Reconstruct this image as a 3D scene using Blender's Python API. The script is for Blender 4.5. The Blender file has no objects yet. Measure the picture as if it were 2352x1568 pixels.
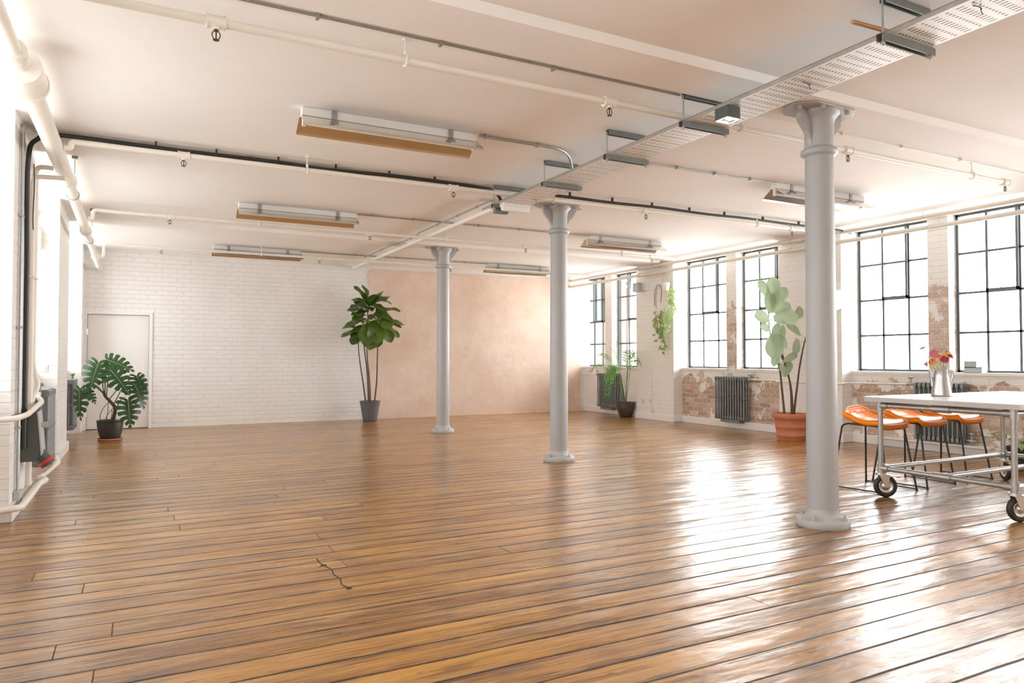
import bpy, math, random
from mathutils import Vector, Matrix
random.seed(7)
PI = math.pi
col = bpy.context.scene.collection
V = Vector

# ------------------------------------------------------------------ mesh helper
class MB:
    def __init__(s): s.v=[]; s.f=[]; s.sm=[]; s.mi=[]
    def add(s, vs, fs, smooth=False, mi=0):
        o=len(s.v); s.v += [V(p) for p in vs]
        for f in fs: s.f.append([i+o for i in f]); s.sm.append(smooth); s.mi.append(mi)
        return s
    def box(s, x0,x1,y0,y1,z0,z1, mi=0):
        return s.add([(x0,y0,z0),(x1,y0,z0),(x1,y1,z0),(x0,y1,z0),(x0,y0,z1),(x1,y0,z1),(x1,y1,z1),(x0,y1,z1)],
              [(0,3,2,1),(4,5,6,7),(0,1,5,4),(1,2,6,5),(2,3,7,6),(3,0,4,7)], False, mi)
    def cbox(s, c, d, mi=0):
        return s.box(c[0]-d[0]/2,c[0]+d[0]/2,c[1]-d[1]/2,c[1]+d[1]/2,c[2]-d[2]/2,c[2]+d[2]/2,mi)
    def tube(s, pts, r, n=10, closed=False, mi=0, flat=1.0):
        pts=[V(p) for p in pts]; m=len(pts)
        rs = r if isinstance(r,(list,tuple)) else [r]*m
        T=[]
        for i in range(m):
            if closed: t=pts[(i+1)%m]-pts[i-1]
            else: t=pts[min(i+1,m-1)]-pts[max(i-1,0)]
            if t.length<1e-9: t=V((0,0,1))
            T.append(t.normalized())
        a=V((0,0,1)) if abs(T[0].z)<.9 else V((0,1,0))
        N=(a-T[0]*a.dot(T[0])).normalized(); vs=[]
        for i in range(m):
            if i: 
                N=N-T[i]*N.dot(T[i])
                N=N.normalized() if N.length>1e-6 else T[i].orthogonal().normalized()
            B=T[i].cross(N)
            for k in range(n):
                a=2*PI*k/n; vs.append(pts[i]+(N*math.cos(a)+B*math.sin(a)*flat)*rs[i])
        fs=[]
        for i in range(m if closed else m-1):
            j=(i+1)%m
            for k in range(n):
                k2=(k+1)%n; fs.append((i*n+k,i*n+k2,j*n+k2,j*n+k))
        s.add(vs,fs,True,mi)
        if not closed:
            s.add(vs[:n],[tuple(range(n-1,-1,-1))],False,mi); s.add(vs[-n:],[tuple(range(n))],False,mi)
        return s
    def cyl(s, a, b, r, n=16, mi=0): return s.tube([a,b],r,n,mi=mi)
    def lathe(s, prof, c=(0,0,0), n=32, M=None, mi=0, smooth=True, caps=True):
        c=V(c); vs=[]
        for r,z in prof:
            for k in range(n):
                a=2*PI*k/n; p=V((r*math.cos(a),r*math.sin(a),z))
                vs.append((M@p if M else p)+c)
        fs=[]
        for i in range(len(prof)-1):
            for k in range(n):
                k2=(k+1)%n; fs.append((i*n+k,i*n+k2,(i+1)*n+k2,(i+1)*n+k))
        s.add(vs,fs,smooth,mi)
        if not caps: return s
        s.add(vs[:n],[tuple(range(n-1,-1,-1))],False,mi); s.add(vs[-n:],[tuple(range(n))],False,mi)
        return s
    def prism(s, poly, axis, a, b, mi=0):
        """poly: 2D points; extrude along axis (0,1,2) from a to b."""
        def P(p,t):
            if axis==0: return (t,p[0],p[1])
            if axis==1: return (p[0],t,p[1])
            return (p[0],p[1],t)
        n=len(poly); vs=[P(p,a) for p in poly]+[P(p,b) for p in poly]
        fs=[tuple(range(n-1,-1,-1)),tuple(range(n,2*n))]+[(i,(i+1)%n,n+(i+1)%n,n+i) for i in range(n)]
        return s.add(vs,fs,False,mi)
    def xf(s, M):
        s.v=[M@p for p in s.v]; return s
    def merge(s, o, M=None):
        return s.add([(M@p if M else p) for p in o.v], o.f, False) if False else s._m(o,M)
    def _m(s,o,M):
        b=len(s.v); s.v+=[(M@p if M else p.copy()) for p in o.v]
        for f,sm,mi in zip(o.f,o.sm,o.mi): s.f.append([i+b for i in f]); s.sm.append(sm); s.mi.append(mi)
        return s

def bend(pts, r, seg=6):
    """round the corners of a polyline"""
    pts=[V(p) for p in pts]; out=[pts[0]]
    for i in range(1,len(pts)-1):
        p=pts[i]; a=pts[i-1]-p; b=pts[i+1]-p
        rr=min(r,a.length*.49,b.length*.49); A=p+a.normalized()*rr; B=p+b.normalized()*rr
        for k in range(seg+1):
            t=k/seg; out.append(A*(1-t)**2+p*2*t*(1-t)+B*t*t)
    out.append(pts[-1]); return out
def spline(pts, seg=6):
    pts=[V(p) for p in pts]; out=[]
    P=[pts[0]*2-pts[1]]+pts+[pts[-1]*2-pts[-2]]
    for i in range(1,len(P)-2):
        p0,p1,p2,p3=P[i-1:i+3]
        for k in range(seg):
            t=k/seg
            out.append(.5*((2*p1)+(p2-p0)*t+(2*p0-5*p1+4*p2-p3)*t*t+(3*p1-p0-3*p2+p3)*t**3))
    out.append(pts[-1]); return out

def root_loc(o):
    while o.parent: o=o.parent
    return V(o.location)
def tag(o,label=None,cat=None,group=None,kind=None):
    if label: o['label']=label
    if cat: o['category']=cat
    if group: o['group']=group
    if kind: o['kind']=kind
    return o
def thing(name, loc, label, cat, group=None):
    o=bpy.data.objects.new(name,None); col.objects.link(o); o.location=loc; o.empty_display_size=.1
    return tag(o,label,cat,group)
def obj(name, mb, mats, parent=None, loc=None, bevel=0, label=None, solid=0, subsurf=0):
    L=root_loc(parent) if parent else V(loc or (0,0,0))
    me=bpy.data.meshes.new(name); me.from_pydata([tuple(p-L) for p in mb.v],[],mb.f)
    for m in (mats if isinstance(mats,(list,tuple)) else [mats]): me.materials.append(m)
    me.polygons.foreach_set('use_smooth',mb.sm); me.polygons.foreach_set('material_index',mb.mi); me.update()
    o=bpy.data.objects.new(name,me); col.objects.link(o)
    if parent: o.parent=parent
    else: o.location=L
    if solid:
        m=o.modifiers.new('s','SOLIDIFY'); m.thickness=solid; m.offset=0
    if bevel:
        m=o.modifiers.new('b','BEVEL'); m.width=bevel; m.segments=2; m.limit_method='ANGLE'
    if subsurf:
        m=o.modifiers.new('u','SUBSURF'); m.levels=subsurf; m.render_levels=subsurf
    if label: o['label']=label
    return o
def one(name, mb, mats, loc, label, cat, group=None, **k):
    return tag(obj(name,mb,mats,None,loc,**k),label,cat,group)
def struct(name, mb, mats, label, loc=(0,0,0), cat=None, parent=None, **k):
    o=obj(name,mb,mats,parent,loc,**k)
    if not parent: tag(o,label,cat or name.split('_')[0],None,'structure')
    return o
def dup(root, loc, rz=0, label=None, group=None):
    r=root.copy(); col.objects.link(r); r.location=loc; r.rotation_euler=(0,0,rz)
    if label: r['label']=label
    if group: r['group']=group
    for ch in list(root.children):
        c=ch.copy(); col.objects.link(c); c.parent=r
        for g in list(ch.children):
            d=g.copy(); col.objects.link(d); d.parent=c
    return r
def partcopy(src, parent, off):
    c=src.copy(); col.objects.link(c); c.parent=parent; c.location=V(src.location)+V(off); return c

# ------------------------------------------------------------------ materials
def newmat(name):
    m=bpy.data.materials.new(name); m.use_nodes=True; nt=m.node_tree
    return m,nt,nt.nodes['Principled BSDF']
class G:
    """tiny node-graph helper"""
    def __init__(s,nt): s.nt=nt
    def n(s,t,**k):
        n=s.nt.nodes.new(t)
        for a,b in k.items(): setattr(n,a,b)
        return n
    def l(s,a,b): s.nt.links.new(a,b)
    def m(s,op,a,b=None,c=None,clamp=False):
        n=s.n('ShaderNodeMath',operation=op); n.use_clamp=clamp
        for i,x in enumerate((a,b,c)):
            if x is None: continue
            if isinstance(x,(int,float)): n.inputs[i].default_value=x
            else: s.l(x,n.inputs[i])
        return n.outputs[0]
    def ss(s,x,a,b):
        n=s.n('ShaderNodeMapRange',interpolation_type='SMOOTHSTEP'); s.l(x,n.inputs['Value'])
        n.inputs['From Min'].default_value=a; n.inputs['From Max'].default_value=b
        return n.outputs['Result']
    def comb(s,x,y,z=0):
        n=s.n('ShaderNodeCombineXYZ')
        for i,v in enumerate((x,y,z)):
            if isinstance(v,(int,float)): n.inputs[i].default_value=v
            else: s.l(v,n.inputs[i])
        return n.outputs[0]
    def obj(s):
        t=s.n('ShaderNodeTexCoord'); sp=s.n('ShaderNodeSeparateXYZ'); s.l(t.outputs['Object'],sp.inputs[0])
        return t.outputs['Object'],sp.outputs[0],sp.outputs[1],sp.outputs[2]
    def geo(s):
        t=s.n('ShaderNodeNewGeometry'); sp=s.n('ShaderNodeSeparateXYZ'); s.l(t.outputs['Position'],sp.inputs[0])
        return t.outputs['Position'],sp.outputs[0],sp.outputs[1],sp.outputs[2]
    def noise(s,vec,scale,detail=3,rough=.55,out='Fac'):
        n=s.n('ShaderNodeTexNoise'); s.l(vec,n.inputs['Vector']); n.inputs['Scale'].default_value=scale
        n.inputs['Detail'].default_value=detail; n.inputs['Roughness'].default_value=rough
        return n.outputs[out]
    def ramp(s,x,stops):
        n=s.n('ShaderNodeValToRGB'); s.l(x,n.inputs[0]); e=n.color_ramp.elements
        while len(e)<len(stops): e.new(.5)
        for el,(p,c) in zip(e,stops): el.position=p; el.color=(*c,1)
        return n.outputs[0]
    def mix(s,f,a,b,mode='MIX'):
        n=s.n('ShaderNodeMix',data_type='RGBA',blend_type=mode)
        for i,x in ((0,f),(6,a),(7,b)):
            if isinstance(x,(int,float)): n.inputs[i].default_value=x
            elif isinstance(x,tuple): n.inputs[i].default_value=(*x,1)
            else: s.l(x,n.inputs[i])
        return n.outputs[2]
    def bump(s,h,dist,bs,strength=1):
        n=s.n('ShaderNodeBump'); s.l(h,n.inputs['Height']); n.inputs['Distance'].default_value=dist
        n.inputs['Strength'].default_value=strength
        s.l(n.outputs[0],bs.inputs['Normal']); return n
def basic(name,c,rough=.5,metal=0,spec=.5,var=0,vscale=8,bump=0,bscale=40,coat=0):
    m,nt,b=newmat(name); g=G(nt)
    b.inputs['Base Color'].default_value=(*c,1); b.inputs['Roughness'].default_value=rough
    b.inputs['Metallic'].default_value=metal; b.inputs['Specular IOR Level'].default_value=spec
    b.inputs['Coat Weight'].default_value=coat
    t,_,_,_=g.obj()
    if var:
        f=g.noise(t,vscale,4)
        b_c=g.ramp(f,[(.25,tuple(x*(1-var) for x in c)),(.75,tuple(min(1,x*(1+var)) for x in c))]); g.l(b_c,b.inputs['Base Color'])
    if bump: g.bump(g.noise(t,bscale,4),bump,b)
    return m

def leafmat(name,c1,c2,trans=.35,rough=.35,vscale=3):
    m,nt,b=newmat(name); g=G(nt); t,_,_,_=g.obj()
    cc=g.ramp(g.noise(t,vscale,3),[(.3,c1),(.7,c2)])
    g.l(cc,b.inputs['Base Color']); b.inputs['Roughness'].default_value=rough
    tr=g.n('ShaderNodeBsdfTranslucent'); g.l(cc,tr.inputs[0])
    mx=g.n('ShaderNodeMixShader'); mx.inputs[0].default_value=trans
    out=nt.nodes['Material Output']; g.l(b.outputs[0],mx.inputs[1]); g.l(tr.outputs[0],mx.inputs[2]); g.l(mx.outputs[0],out.inputs[0])
    return m

def floor_mat():
    m,nt,b=newmat('worn_pine_boards'); g=G(nt); t,x,y,z=g.obj(); W=.185; L=5.6
    wob=g.noise(g.comb(g.m('MULTIPLY',x,.9),g.m('MULTIPLY',y,2.5)),1.0,2)
    yy=g.m('ADD',y,g.m('MULTIPLY',g.m('SUBTRACT',wob,.5),.030))
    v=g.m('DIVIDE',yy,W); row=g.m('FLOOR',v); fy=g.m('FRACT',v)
    w1=g.n('ShaderNodeTexWhiteNoise',noise_dimensions='1D'); g.l(row,w1.inputs['W'])
    rrow=w1.outputs['Value']
    u=g.m('ADD',g.m('DIVIDE',x,L),g.m('MULTIPLY',rrow,7.3)); cl=g.m('FLOOR',u); fx=g.m('FRACT',u)
    w2=g.n('ShaderNodeTexWhiteNoise',noise_dimensions='3D'); g.l(g.comb(row,cl,3.1),w2.inputs['Vector'])
    rnd=w2.outputs['Value']; sp=g.n('ShaderNodeSeparateColor'); g.l(w2.outputs['Color'],sp.inputs[0])
    r2=sp.outputs[1]; r3=sp.outputs[2]
    dy=g.m('MULTIPLY',g.m('MINIMUM',fy,g.m('SUBTRACT',1,fy)),W)
    dx=g.m('MULTIPLY',g.m('MINIMUM',fx,g.m('SUBTRACT',1,fx)),L)
    gw=g.m('ADD',.0020,g.m('MULTIPLY',rrow,.0036))
    gy=g.m('SUBTRACT',1,g.m('DIVIDE',dy,g.m('MULTIPLY',gw,2),clamp=True)); gx=g.m('SUBTRACT',1,g.m('DIVIDE',dx,.004,clamp=True))
    gap=g.m('MAXIMUM',gy,gx)
    off=g.m('MULTIPLY',rnd,40)
    warp=g.m('MULTIPLY',g.noise(g.comb(g.m('MULTIPLY',x,1.8),g.m('MULTIPLY',y,3),off),1.0,2),.9)
    gv=g.comb(g.m('ADD',g.m('MULTIPLY',x,1.3),off),g.m('ADD',g.m('MULTIPLY',y,30),warp),off)
    grain=g.noise(gv,1.0,7,.68)
    gv2=g.comb(g.m('ADD',g.m('MULTIPLY',x,5.0),off),g.m('ADD',g.m('MULTIPLY',y,95),warp),off)
    fine=g.noise(gv2,1.0,4,.65)
    patch=g.noise(g.comb(g.m('ADD',g.m('MULTIPLY',x,1.7),off),g.m('MULTIPLY',y,5)),1.0,3,.6)
    f=g.m('ADD',g.m('ADD',g.m('ADD',g.m('MULTIPLY',grain,.62),g.m('ADD',.045,g.m('MULTIPLY',rnd,.08))),g.m('MULTIPLY',fine,.30)),g.m('MULTIPLY',patch,.22))
    c=g.ramp(f,[(.47,(.035,.012,.004)),(.56,(.18,.066,.012)),(.645,(.36,.155,.023)),(.76,(.55,.265,.052))])
    # dark worn streaks, stains, splits, knots and painted cupping shade
    st=g.noise(g.comb(g.m('ADD',g.m('MULTIPLY',x,1.1),g.m('MULTIPLY',r2,9)),g.m('MULTIPLY',y,9),off),1.0,6,.72)
    c=g.mix(g.m('MULTIPLY',g.ss(st,.52,.65),.72),c,(.060,.030,.014))
    c=g.mix(g.m('MULTIPLY',g.m('POWER',g.m('SUBTRACT',1,fy),2.2),.42),c,(.12,.048,.012))  # shade of the cupped boards painted in, darker towards each near edge
    big=g.noise(t,.45,2)
    c=g.mix(g.m('MULTIPLY',g.ss(big,.5,.75),.35),c,(.22,.085,.022))
    sl=g.noise(g.comb(g.m('ADD',g.m('MULTIPLY',x,2.2),off),g.m('MULTIPLY',y,60),7),1.0,3,.6)
    c=g.mix(g.m('MULTIPLY',g.ss(sl,.595,.66),.85),c,(.022,.011,.006))
    pale=g.noise(g.comb(g.m('ADD',g.m('MULTIPLY',x,2.0),off),g.m('MULTIPLY',y,24),3),1.0,4,.7)
    c=g.mix(g.m('MULTIPLY',g.ss(pale,.54,.68),.55),c,(.55,.30,.095))
    kn=g.n('ShaderNodeTexVoronoi'); g.l(g.comb(g.m('MULTIPLY',x,2.6),g.m('MULTIPLY',y,6)),kn.inputs['Vector']); kn.inputs['Scale'].default_value=1.0
    c=g.mix(g.m('MULTIPLY',g.m('SUBTRACT',1,g.ss(kn.outputs['Distance'],.02,.085)),.85),c,(.03,.014,.007))
    ew=g.noise(g.comb(g.m('MULTIPLY',x,3),g.m('MULTIPLY',y,3)),1.0,4,.7)
    edge=g.m('MULTIPLY',g.m('SUBTRACT',1,g.ss(dy,.001,.022)),g.ss(ew,.40,.58))
    c=g.mix(g.m('MULTIPLY',edge,.85),c,(.045,.020,.008))
    c=g.mix(gap,c,(.008,.004,.002))
    g.l(c,b.inputs['Base Color'])
    ro=g.m('ADD',g.m('ADD',.17,g.m('MULTIPLY',g.noise(gv,1.7,4),.18)),g.m('MULTIPLY',r3,.08))
    ro=g.m('ADD',ro,g.m('MULTIPLY',gap,.6)); g.l(ro,b.inputs['Roughness'])
    b.inputs['Specular IOR Level'].default_value=.45; g.l(g.m('MULTIPLY',g.m('SUBTRACT',1,gap,clamp=True),.45),b.inputs['Coat Weight']); b.inputs['Coat IOR'].default_value=1.55
    g.l(g.m('ADD',.09,g.m('MULTIPLY',g.m('ADD',g.noise(gv,1.3,3),gap),.12)),b.inputs['Coat Roughness'])
    # cupped boards, gaps, wear
    q=g.m('SUBTRACT',g.m('MULTIPLY',fy,2),1); q2=g.m('MULTIPLY',q,q)
    h=g.m('MULTIPLY',q2,g.m('SUBTRACT',g.m('MULTIPLY',r2,.0050),.0036))
    h=g.m('ADD',h,g.m('MULTIPLY',g.m('MULTIPLY',g.m('SUBTRACT',rnd,.5),fy),.005))
    h=g.m('ADD',h,g.m('MULTIPLY',g.noise(g.comb(g.m('MULTIPLY',x,1.3),g.m('MULTIPLY',y,5),off),1.0,2),.014))
    h=g.m('ADD',h,g.m('MULTIPLY',grain,.0012))
    h=g.m('ADD',h,g.m('MULTIPLY',g.noise(g.comb(g.m('MULTIPLY',x,4),g.m('MULTIPLY',y,9)),1.0,3),.0045))
    h=g.m('SUBTRACT',h,g.m('MULTIPLY',gap,.004))
    bn=g.bump(h,1.0,b,1.0); g.l(bn.outputs[0],b.inputs['Coat Normal'])
    return m

def brick_mat(name, axis, worn=None, paint=(.84,.82,.79), relief=1.0):
    """painted brick on a wall; worn = function(g,u,z,noise)->mask of bare brick"""
    m,nt,b=newmat(name); g=G(nt); p,x,y,z=g.geo(); u={'x':x,'y':y,'d':g.m('ADD',x,y)}[axis]
    vec=g.comb(u,z)
    wv=g.noise(p,6,2,out='Color')
    n=g.n('ShaderNodeVectorMath',operation='MULTIPLY_ADD'); g.l(wv,n.inputs[0]); n.inputs[1].default_value=(.012,.012,0); g.l(vec,n.inputs[2])
    br=g.n('ShaderNodeTexBrick'); g.l(n.outputs[0],br.inputs['Vector'])
    for k,val in (('Scale',1),('Mortar Size',.008),('Mortar Smooth',.6),('Bias',0),('Brick Width',.235),('Row Height',.083)): br.inputs[k].default_value=val
    br.inputs['Color1'].default_value=(0,0,0,1); br.inputs['Color2'].default_value=(1,1,1,1); br.inputs['Mortar'].default_value=(.5,.5,.5,1)
    fac=br.outputs['Fac']; per=br.outputs['Color']
    fine=g.noise(p,26,4,.6); blot=g.noise(p,2.2,4,.6)
    pc=g.ramp(blot,[(.3,tuple(k*.93 for k in paint)),(.7,paint)])
    pc=g.mix(g.m('MULTIPLY',fac,.16*relief),pc,tuple(k*.72 for k in paint))
    h=g.m('SUBTRACT',g.m('MULTIPLY',fine,.0035),g.m('MULTIPLY',fac,.0055*relief))
    h=g.m('ADD',h,g.m('MULTIPLY',g.noise(p,7,2),.004))
    if worn:
        mk=worn(g,u,z,p)
        bc=g.ramp(g.m('ADD',g.m('MULTIPLY',per,.55),g.m('MULTIPLY',fine,.5)),[(.1,(.30,.17,.12)),(.45,(.46,.31,.23)),(.7,(.56,.42,.33)),(.95,(.68,.56,.47))])
        bc=g.mix(fac,bc,(.62,.50,.40))
        sp=g.ss(g.noise(p,30,4,.7),.57,.62)
        bc=g.mix(g.m('MULTIPLY',sp,.75),bc,(.82,.77,.72))
        pc=g.mix(mk,pc,bc)
        h=g.m('SUBTRACT',h,g.m('MULTIPLY',mk,.003))
    g.l(pc,b.inputs['Base Color']); b.inputs['Roughness'].default_value=.45; b.inputs['Specular IOR Level'].default_value=.45
    g.bump(h,1.25,b,1.0)
    return m

def glass_mat(name,tint):
    m,nt,b=newmat(name); g=G(nt); nt.nodes.remove(b)
    tr=g.n('ShaderNodeBsdfTransparent'); gl=g.n('ShaderNodeBsdfGlossy'); gl.inputs['Roughness'].default_value=.03
    fr=g.n('ShaderNodeFresnel'); fr.inputs[0].default_value=1.25
    mx=g.n('ShaderNodeMixShader'); g.l(fr.outputs[0],mx.inputs[0]); g.l(tr.outputs[0],mx.inputs[1]); g.l(gl.outputs[0],mx.inputs[2])
    tr.inputs[0].default_value=(*tint,1)
    g.l(mx.outputs[0],nt.nodes['Material Output'].inputs[0]); return m

def tray_mat():
    m,nt,b=newmat('perforated_galvanised'); g=G(nt); t,x,y,z=g.geo()
    f=g.m('FRACT',g.m('DIVIDE',y,.125)); xs=g.m('FRACT',g.m('DIVIDE',x,.028))
    d1=g.m('MULTIPLY',g.m('LESS_THAN',g.m('ABSOLUTE',g.m('SUBTRACT',f,.27)),.16),g.m('LESS_THAN',g.m('ABSOLUTE',g.m('SUBTRACT',xs,.5)),.17))
    d2=g.m('MULTIPLY',g.m('LESS_THAN',g.m('ABSOLUTE',g.m('SUBTRACT',f,.77)),.06),g.m('LESS_THAN',g.m('ABSOLUTE',g.m('SUBTRACT',xs,.5)),.22))
    hole=g.m('MAXIMUM',d1,d2)
    inside=g.m('MULTIPLY',g.m('GREATER_THAN',x,3.525),g.m('LESS_THAN',x,3.835)); hole=g.m('MULTIPLY',hole,inside)
    c=g.mix(hole,g.ramp(g.noise(t,14,3),[(.3,(.80,.80,.79)),(.7,(.88,.88,.87))]),(.07,.06,.05))
    g.l(c,b.inputs['Base Color']); b.inputs['Roughness'].default_value=.42
    g.l(g.m('SUBTRACT',.35,g.m('MULTIPLY',hole,.35)),b.inputs['Metallic'])
    return m

M={}
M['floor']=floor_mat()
M['ceil']=basic('ceiling_paint',(.87,.85,.83),.75,spec=.2,var=.025,vscale=1.2,bump=.002,bscale=7)
M['white']=basic('white_paint',(.84,.82,.79),.45,spec=.4,var=.02,vscale=3)
M['trim']=basic('white_gloss_trim',(.82,.80,.77),.35,var=.03,vscale=5)
M['cream']=basic('cream_pipe_paint',(.80,.76,.69),.4,var=.04,vscale=4)
M['brickx']=brick_mat('white_brick_back','x',relief=.6)
M['bricky']=brick_mat('white_brick_side','y',relief=.45)
def worn_spandrel(g,u,z,p):
    n=g.noise(p,3.2,5,.62); zz=g.m('SUBTRACT',1,g.m('MULTIPLY',g.m('POWER',g.m('DIVIDE',g.m('ABSOLUTE',g.m('SUBTRACT',z,.50)),.47),4),1.0))
    return g.m('MULTIPLY',g.ss(g.m('ADD',n,g.m('MULTIPLY',zz,.19)),.575,.61),1.0)
def worn_post(g,u,z,p):
    n=g.noise(p,4.0,5,.65); zz=g.m('SUBTRACT',1,g.m('POWER',g.m('DIVIDE',g.m('ABSOLUTE',g.m('SUBTRACT',z,1.55)),.75),4))
    return g.m('MULTIPLY',g.ss(g.m('ADD',n,g.m('MULTIPLY',g.m('MAXIMUM',zz,-1),.16)),.57,.61),.85)
def worn_some(g,u,z,p):
    n=g.noise(p,2.1,5,.65); return g.m('MULTIPLY',g.ss(n,.665,.69),.65)
M['worn']=brick_mat('bare_brick_under_sill','y',worn_spandrel,relief=.5)
M['wornpost']=brick_mat('bare_brick_post','d',worn_post,relief=.5)
M['wornsome']=brick_mat('patchy_painted_brick','d',worn_some,relief=.4)
def plaster():
    m,nt,b=newmat('pink_bare_plaster'); g=G(nt); p,x,y,z=g.geo()
    n1=g.noise(p,1.1,5,.62); n2=g.noise(p,6,4,.6)
    c=g.ramp(g.m('ADD',g.m('MULTIPLY',n1,.75),g.m('MULTIPLY',n2,.25)),[(.3,(.62,.44,.33)),(.5,(.70,.54,.43)),(.7,(.78,.65,.56))])
    s=g.ss(g.noise(g.comb(g.m('MULTIPLY',x,1.5),g.m('MULTIPLY',z,4)),1.6,5,.7),.62,.74)
    c=g.mix(g.m('MULTIPLY',s,.5),c,(.82,.73,.66)); g.l(c,b.inputs['Base Color']); b.inputs['Roughness'].default_value=.55
    g.bump(g.noise(p,9,4),.004,b); return m
M['plaster']=plaster()
M['glass']=glass_mat('window_glass',(.97,.98,.98)); M['glassleft']=glass_mat('dimmed_window_glass',(.43,.44,.435))  # dark tint added to the left panes to hold back their daylight
M['iron']=basic('blue_grey_column_paint',(.385,.388,.392),.42,var=.04,vscale=3,bump=.0012,bscale=30)
M['ironlight']=basic('worn_grey_base_paint',(.42,.42,.41),.55,var=.12,vscale=9)
M['winframe']=basic('dark_green_grey_steel',(.075,.095,.10),.45)
M['tray']=tray_mat()
M['galv']=basic('galvanised_steel',(.40,.40,.385),.42,.75,var=.12,vscale=25)
M['galvdark']=basic('dull_strut_steel',(.20,.205,.19),.5,.6,var=.15,vscale=20)
M['pipe']=basic('zinc_pipe',(.42,.41,.395),.38,.7,var=.12,vscale=30)
M['dark']=basic('black_rubber',(.018,.018,.018),.5)
M['cable']=basic('black_cable_sheath',(.012,.012,.013),.45)
M['brass']=basic('dark_bronze_sprinkler',(.10,.075,.05),.4,.7)
M['refl']=basic('aluminium_reflector',(.80,.76,.70),.16,.95)
M['reflout']=basic('pale_reflector_back',(.60,.57,.52),.45)
M['tube']=basic('opal_tube_glass',(.86,.86,.84),.25)
M['rad']=basic('cast_iron_radiator',(.19,.20,.205),.36,.35,var=.15,vscale=15)
M['potdark']=basic('dark_glazed_pot',(.030,.030,.032),.35,var=.2,vscale=10)
M['potgrey']=basic('grey_fibre_pot',(.10,.098,.098),.5)
M['potbrown']=basic('brown_glazed_pot',(.055,.042,.032),.3,var=.3,vscale=10)
M['terra']=basic('terracotta',(.50,.17,.085),.7,var=.12,vscale=6)
M['soil']=basic('dark_soil',(.03,.02,.013),.95,bump=.01,bscale=60)
M['bark']=basic('brown_bark',(.11,.062,.038),.8,var=.35,vscale=30)
M['stemgreen']=basic('green_petiole',(.16,.20,.06),.5)
M['monst']=leafmat('monstera_leaf',(.008,.040,.012),(.026,.085,.022),.15,.22)
M['ficus']=leafmat('ficus_leaf',(.030,.075,.010),(.12,.20,.025),.28,.32)
M['fiddle']=leafmat('haze_pale_fiddle_leaf',(.30,.42,.26),(.44,.55,.36),.55,.4)  # paleness from window haze and flare painted into the leaf colour
M['vein']=basic('leaf_midrib',(.20,.27,.08),.5); M['veinpale']=basic('pale_leaf_midrib',(.50,.56,.40),.5)
M['palm']=leafmat('palm_leaflet',(.10,.20,.05),(.20,.30,.10),.4,.45)
M['palmb']=leafmat('bright_palm_leaflet',(.06,.24,.02),(.12,.36,.04),.35,.45)
M['pothos']=leafmat('pothos_leaf',(.15,.27,.05),(.36,.46,.14),.4,.4)
M['orange']=basic('orange_leather',(1.0,.26,.0),.32,spec=.35,coat=.15)
M['orangeseam']=basic('pale_orange_piping',(.92,.42,.12),.4)
M['blacksteel']=basic('black_powder_coat',(.012,.012,.013),.4)
M['top']=basic('white_laminate',(.84,.83,.81),.22)
M['topedge']=basic('grey_laminate_edge',(.55,.52,.50),.4)
M['jug']=basic('brushed_steel_jug',(.42,.41,.40),.28,1.0)
M['copper']=basic('copper_tube',(.60,.33,.16),.4,.6)
M['red']=basic('red_socket_ring',(.62,.02,.02),.35)
M['greybox']=basic('charcoal_socket_case',(.060,.066,.062),.5)
M['greybox2']=basic('pale_grey_plastic',(.42,.42,.41),.5)
M['speaker']=basic('pale_blue_grey_plastic',(.50,.55,.60),.5)
M['rope']=basic('dark_macrame_cord',(.10,.07,.05),.9)
M['rope2']=basic('pale_string',(.55,.46,.38),.9)
M['paper']=basic('grey_cloth_cover',(.42,.46,.49),.7)
M['page']=basic('page_edges',(.80,.78,.74),.9)
M['chrome']=basic('satin_chrome',(.70,.70,.69),.25,1.0)
M['pet_pink']=basic('pink_petal',(.60,.11,.16),.6,var=.2)
M['pet_orange']=basic('orange_petal',(.85,.24,.05),.6,var=.15)
M['pet_yellow']=basic('amber_petal',(.88,.42,.03),.6,var=.15)
M['pet_red']=basic('dark_red_petal',(.34,.03,.05),.6,var=.2)
M['pet_mauve']=basic('mauve_petal',(.42,.19,.26),.6,var=.2)
M['fstem']=basic('pale_green_stem',(.36,.44,.19),.6)
M['lit']=basic('lit_diffuser',(.9,.9,.9),.4); _b=M['lit'].node_tree.nodes['Principled BSDF']; _b.inputs['Emission Color'].default_value=(1,.97,.97,1); _b.inputs['Emission Strength'].default_value=.8

# ------------------------------------------------------------------ room
H=3.18; YB=14.42; YF=-3.6
XP=9.28; XB=9.5; XW=9.70; XO=9.86
LP=-.88; LB=-1.10; LW=-1.30; LO=-1.46
ZS=1.03; ZH=3.17
mb=MB().box(LO,XO,YF,YB+.25,-.12,0)
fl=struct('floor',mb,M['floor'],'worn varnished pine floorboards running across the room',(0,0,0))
ck=MB()
for pts,w in (([(.99,4.53),(.985,4.44),(1.0,4.34),(1.02,4.25),(1.005,4.16),(1.02,4.05),(1.0,3.95),(1.02,3.87)],.0035),):
    for (a,b_) in zip(pts,pts[1:]):
        ck.add([(a[0]-w,a[1],.0012),(a[0]+w,a[1],.0012),(b_[0]+w,b_[1],.0012),(b_[0]-w,b_[1],.0012)],[(0,3,2,1)])
for cx,cy,rr in ((.995,4.36,.022),(1.02,3.86,.018)):
    ck.add([(cx+rr*math.cos(k*.7)*(1+.3*math.sin(k*3)),cy+rr*.8*math.sin(k*.7),.0016) for k in range(9)],[tuple(range(9))])
obj('floor_crack',ck,basic('dark_crack',(.02,.011,.006),.9),fl,label='dark jagged crack across two boards')
mb=MB().box(LO,XO,YF,YB+.25,H,H+.12)
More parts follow.
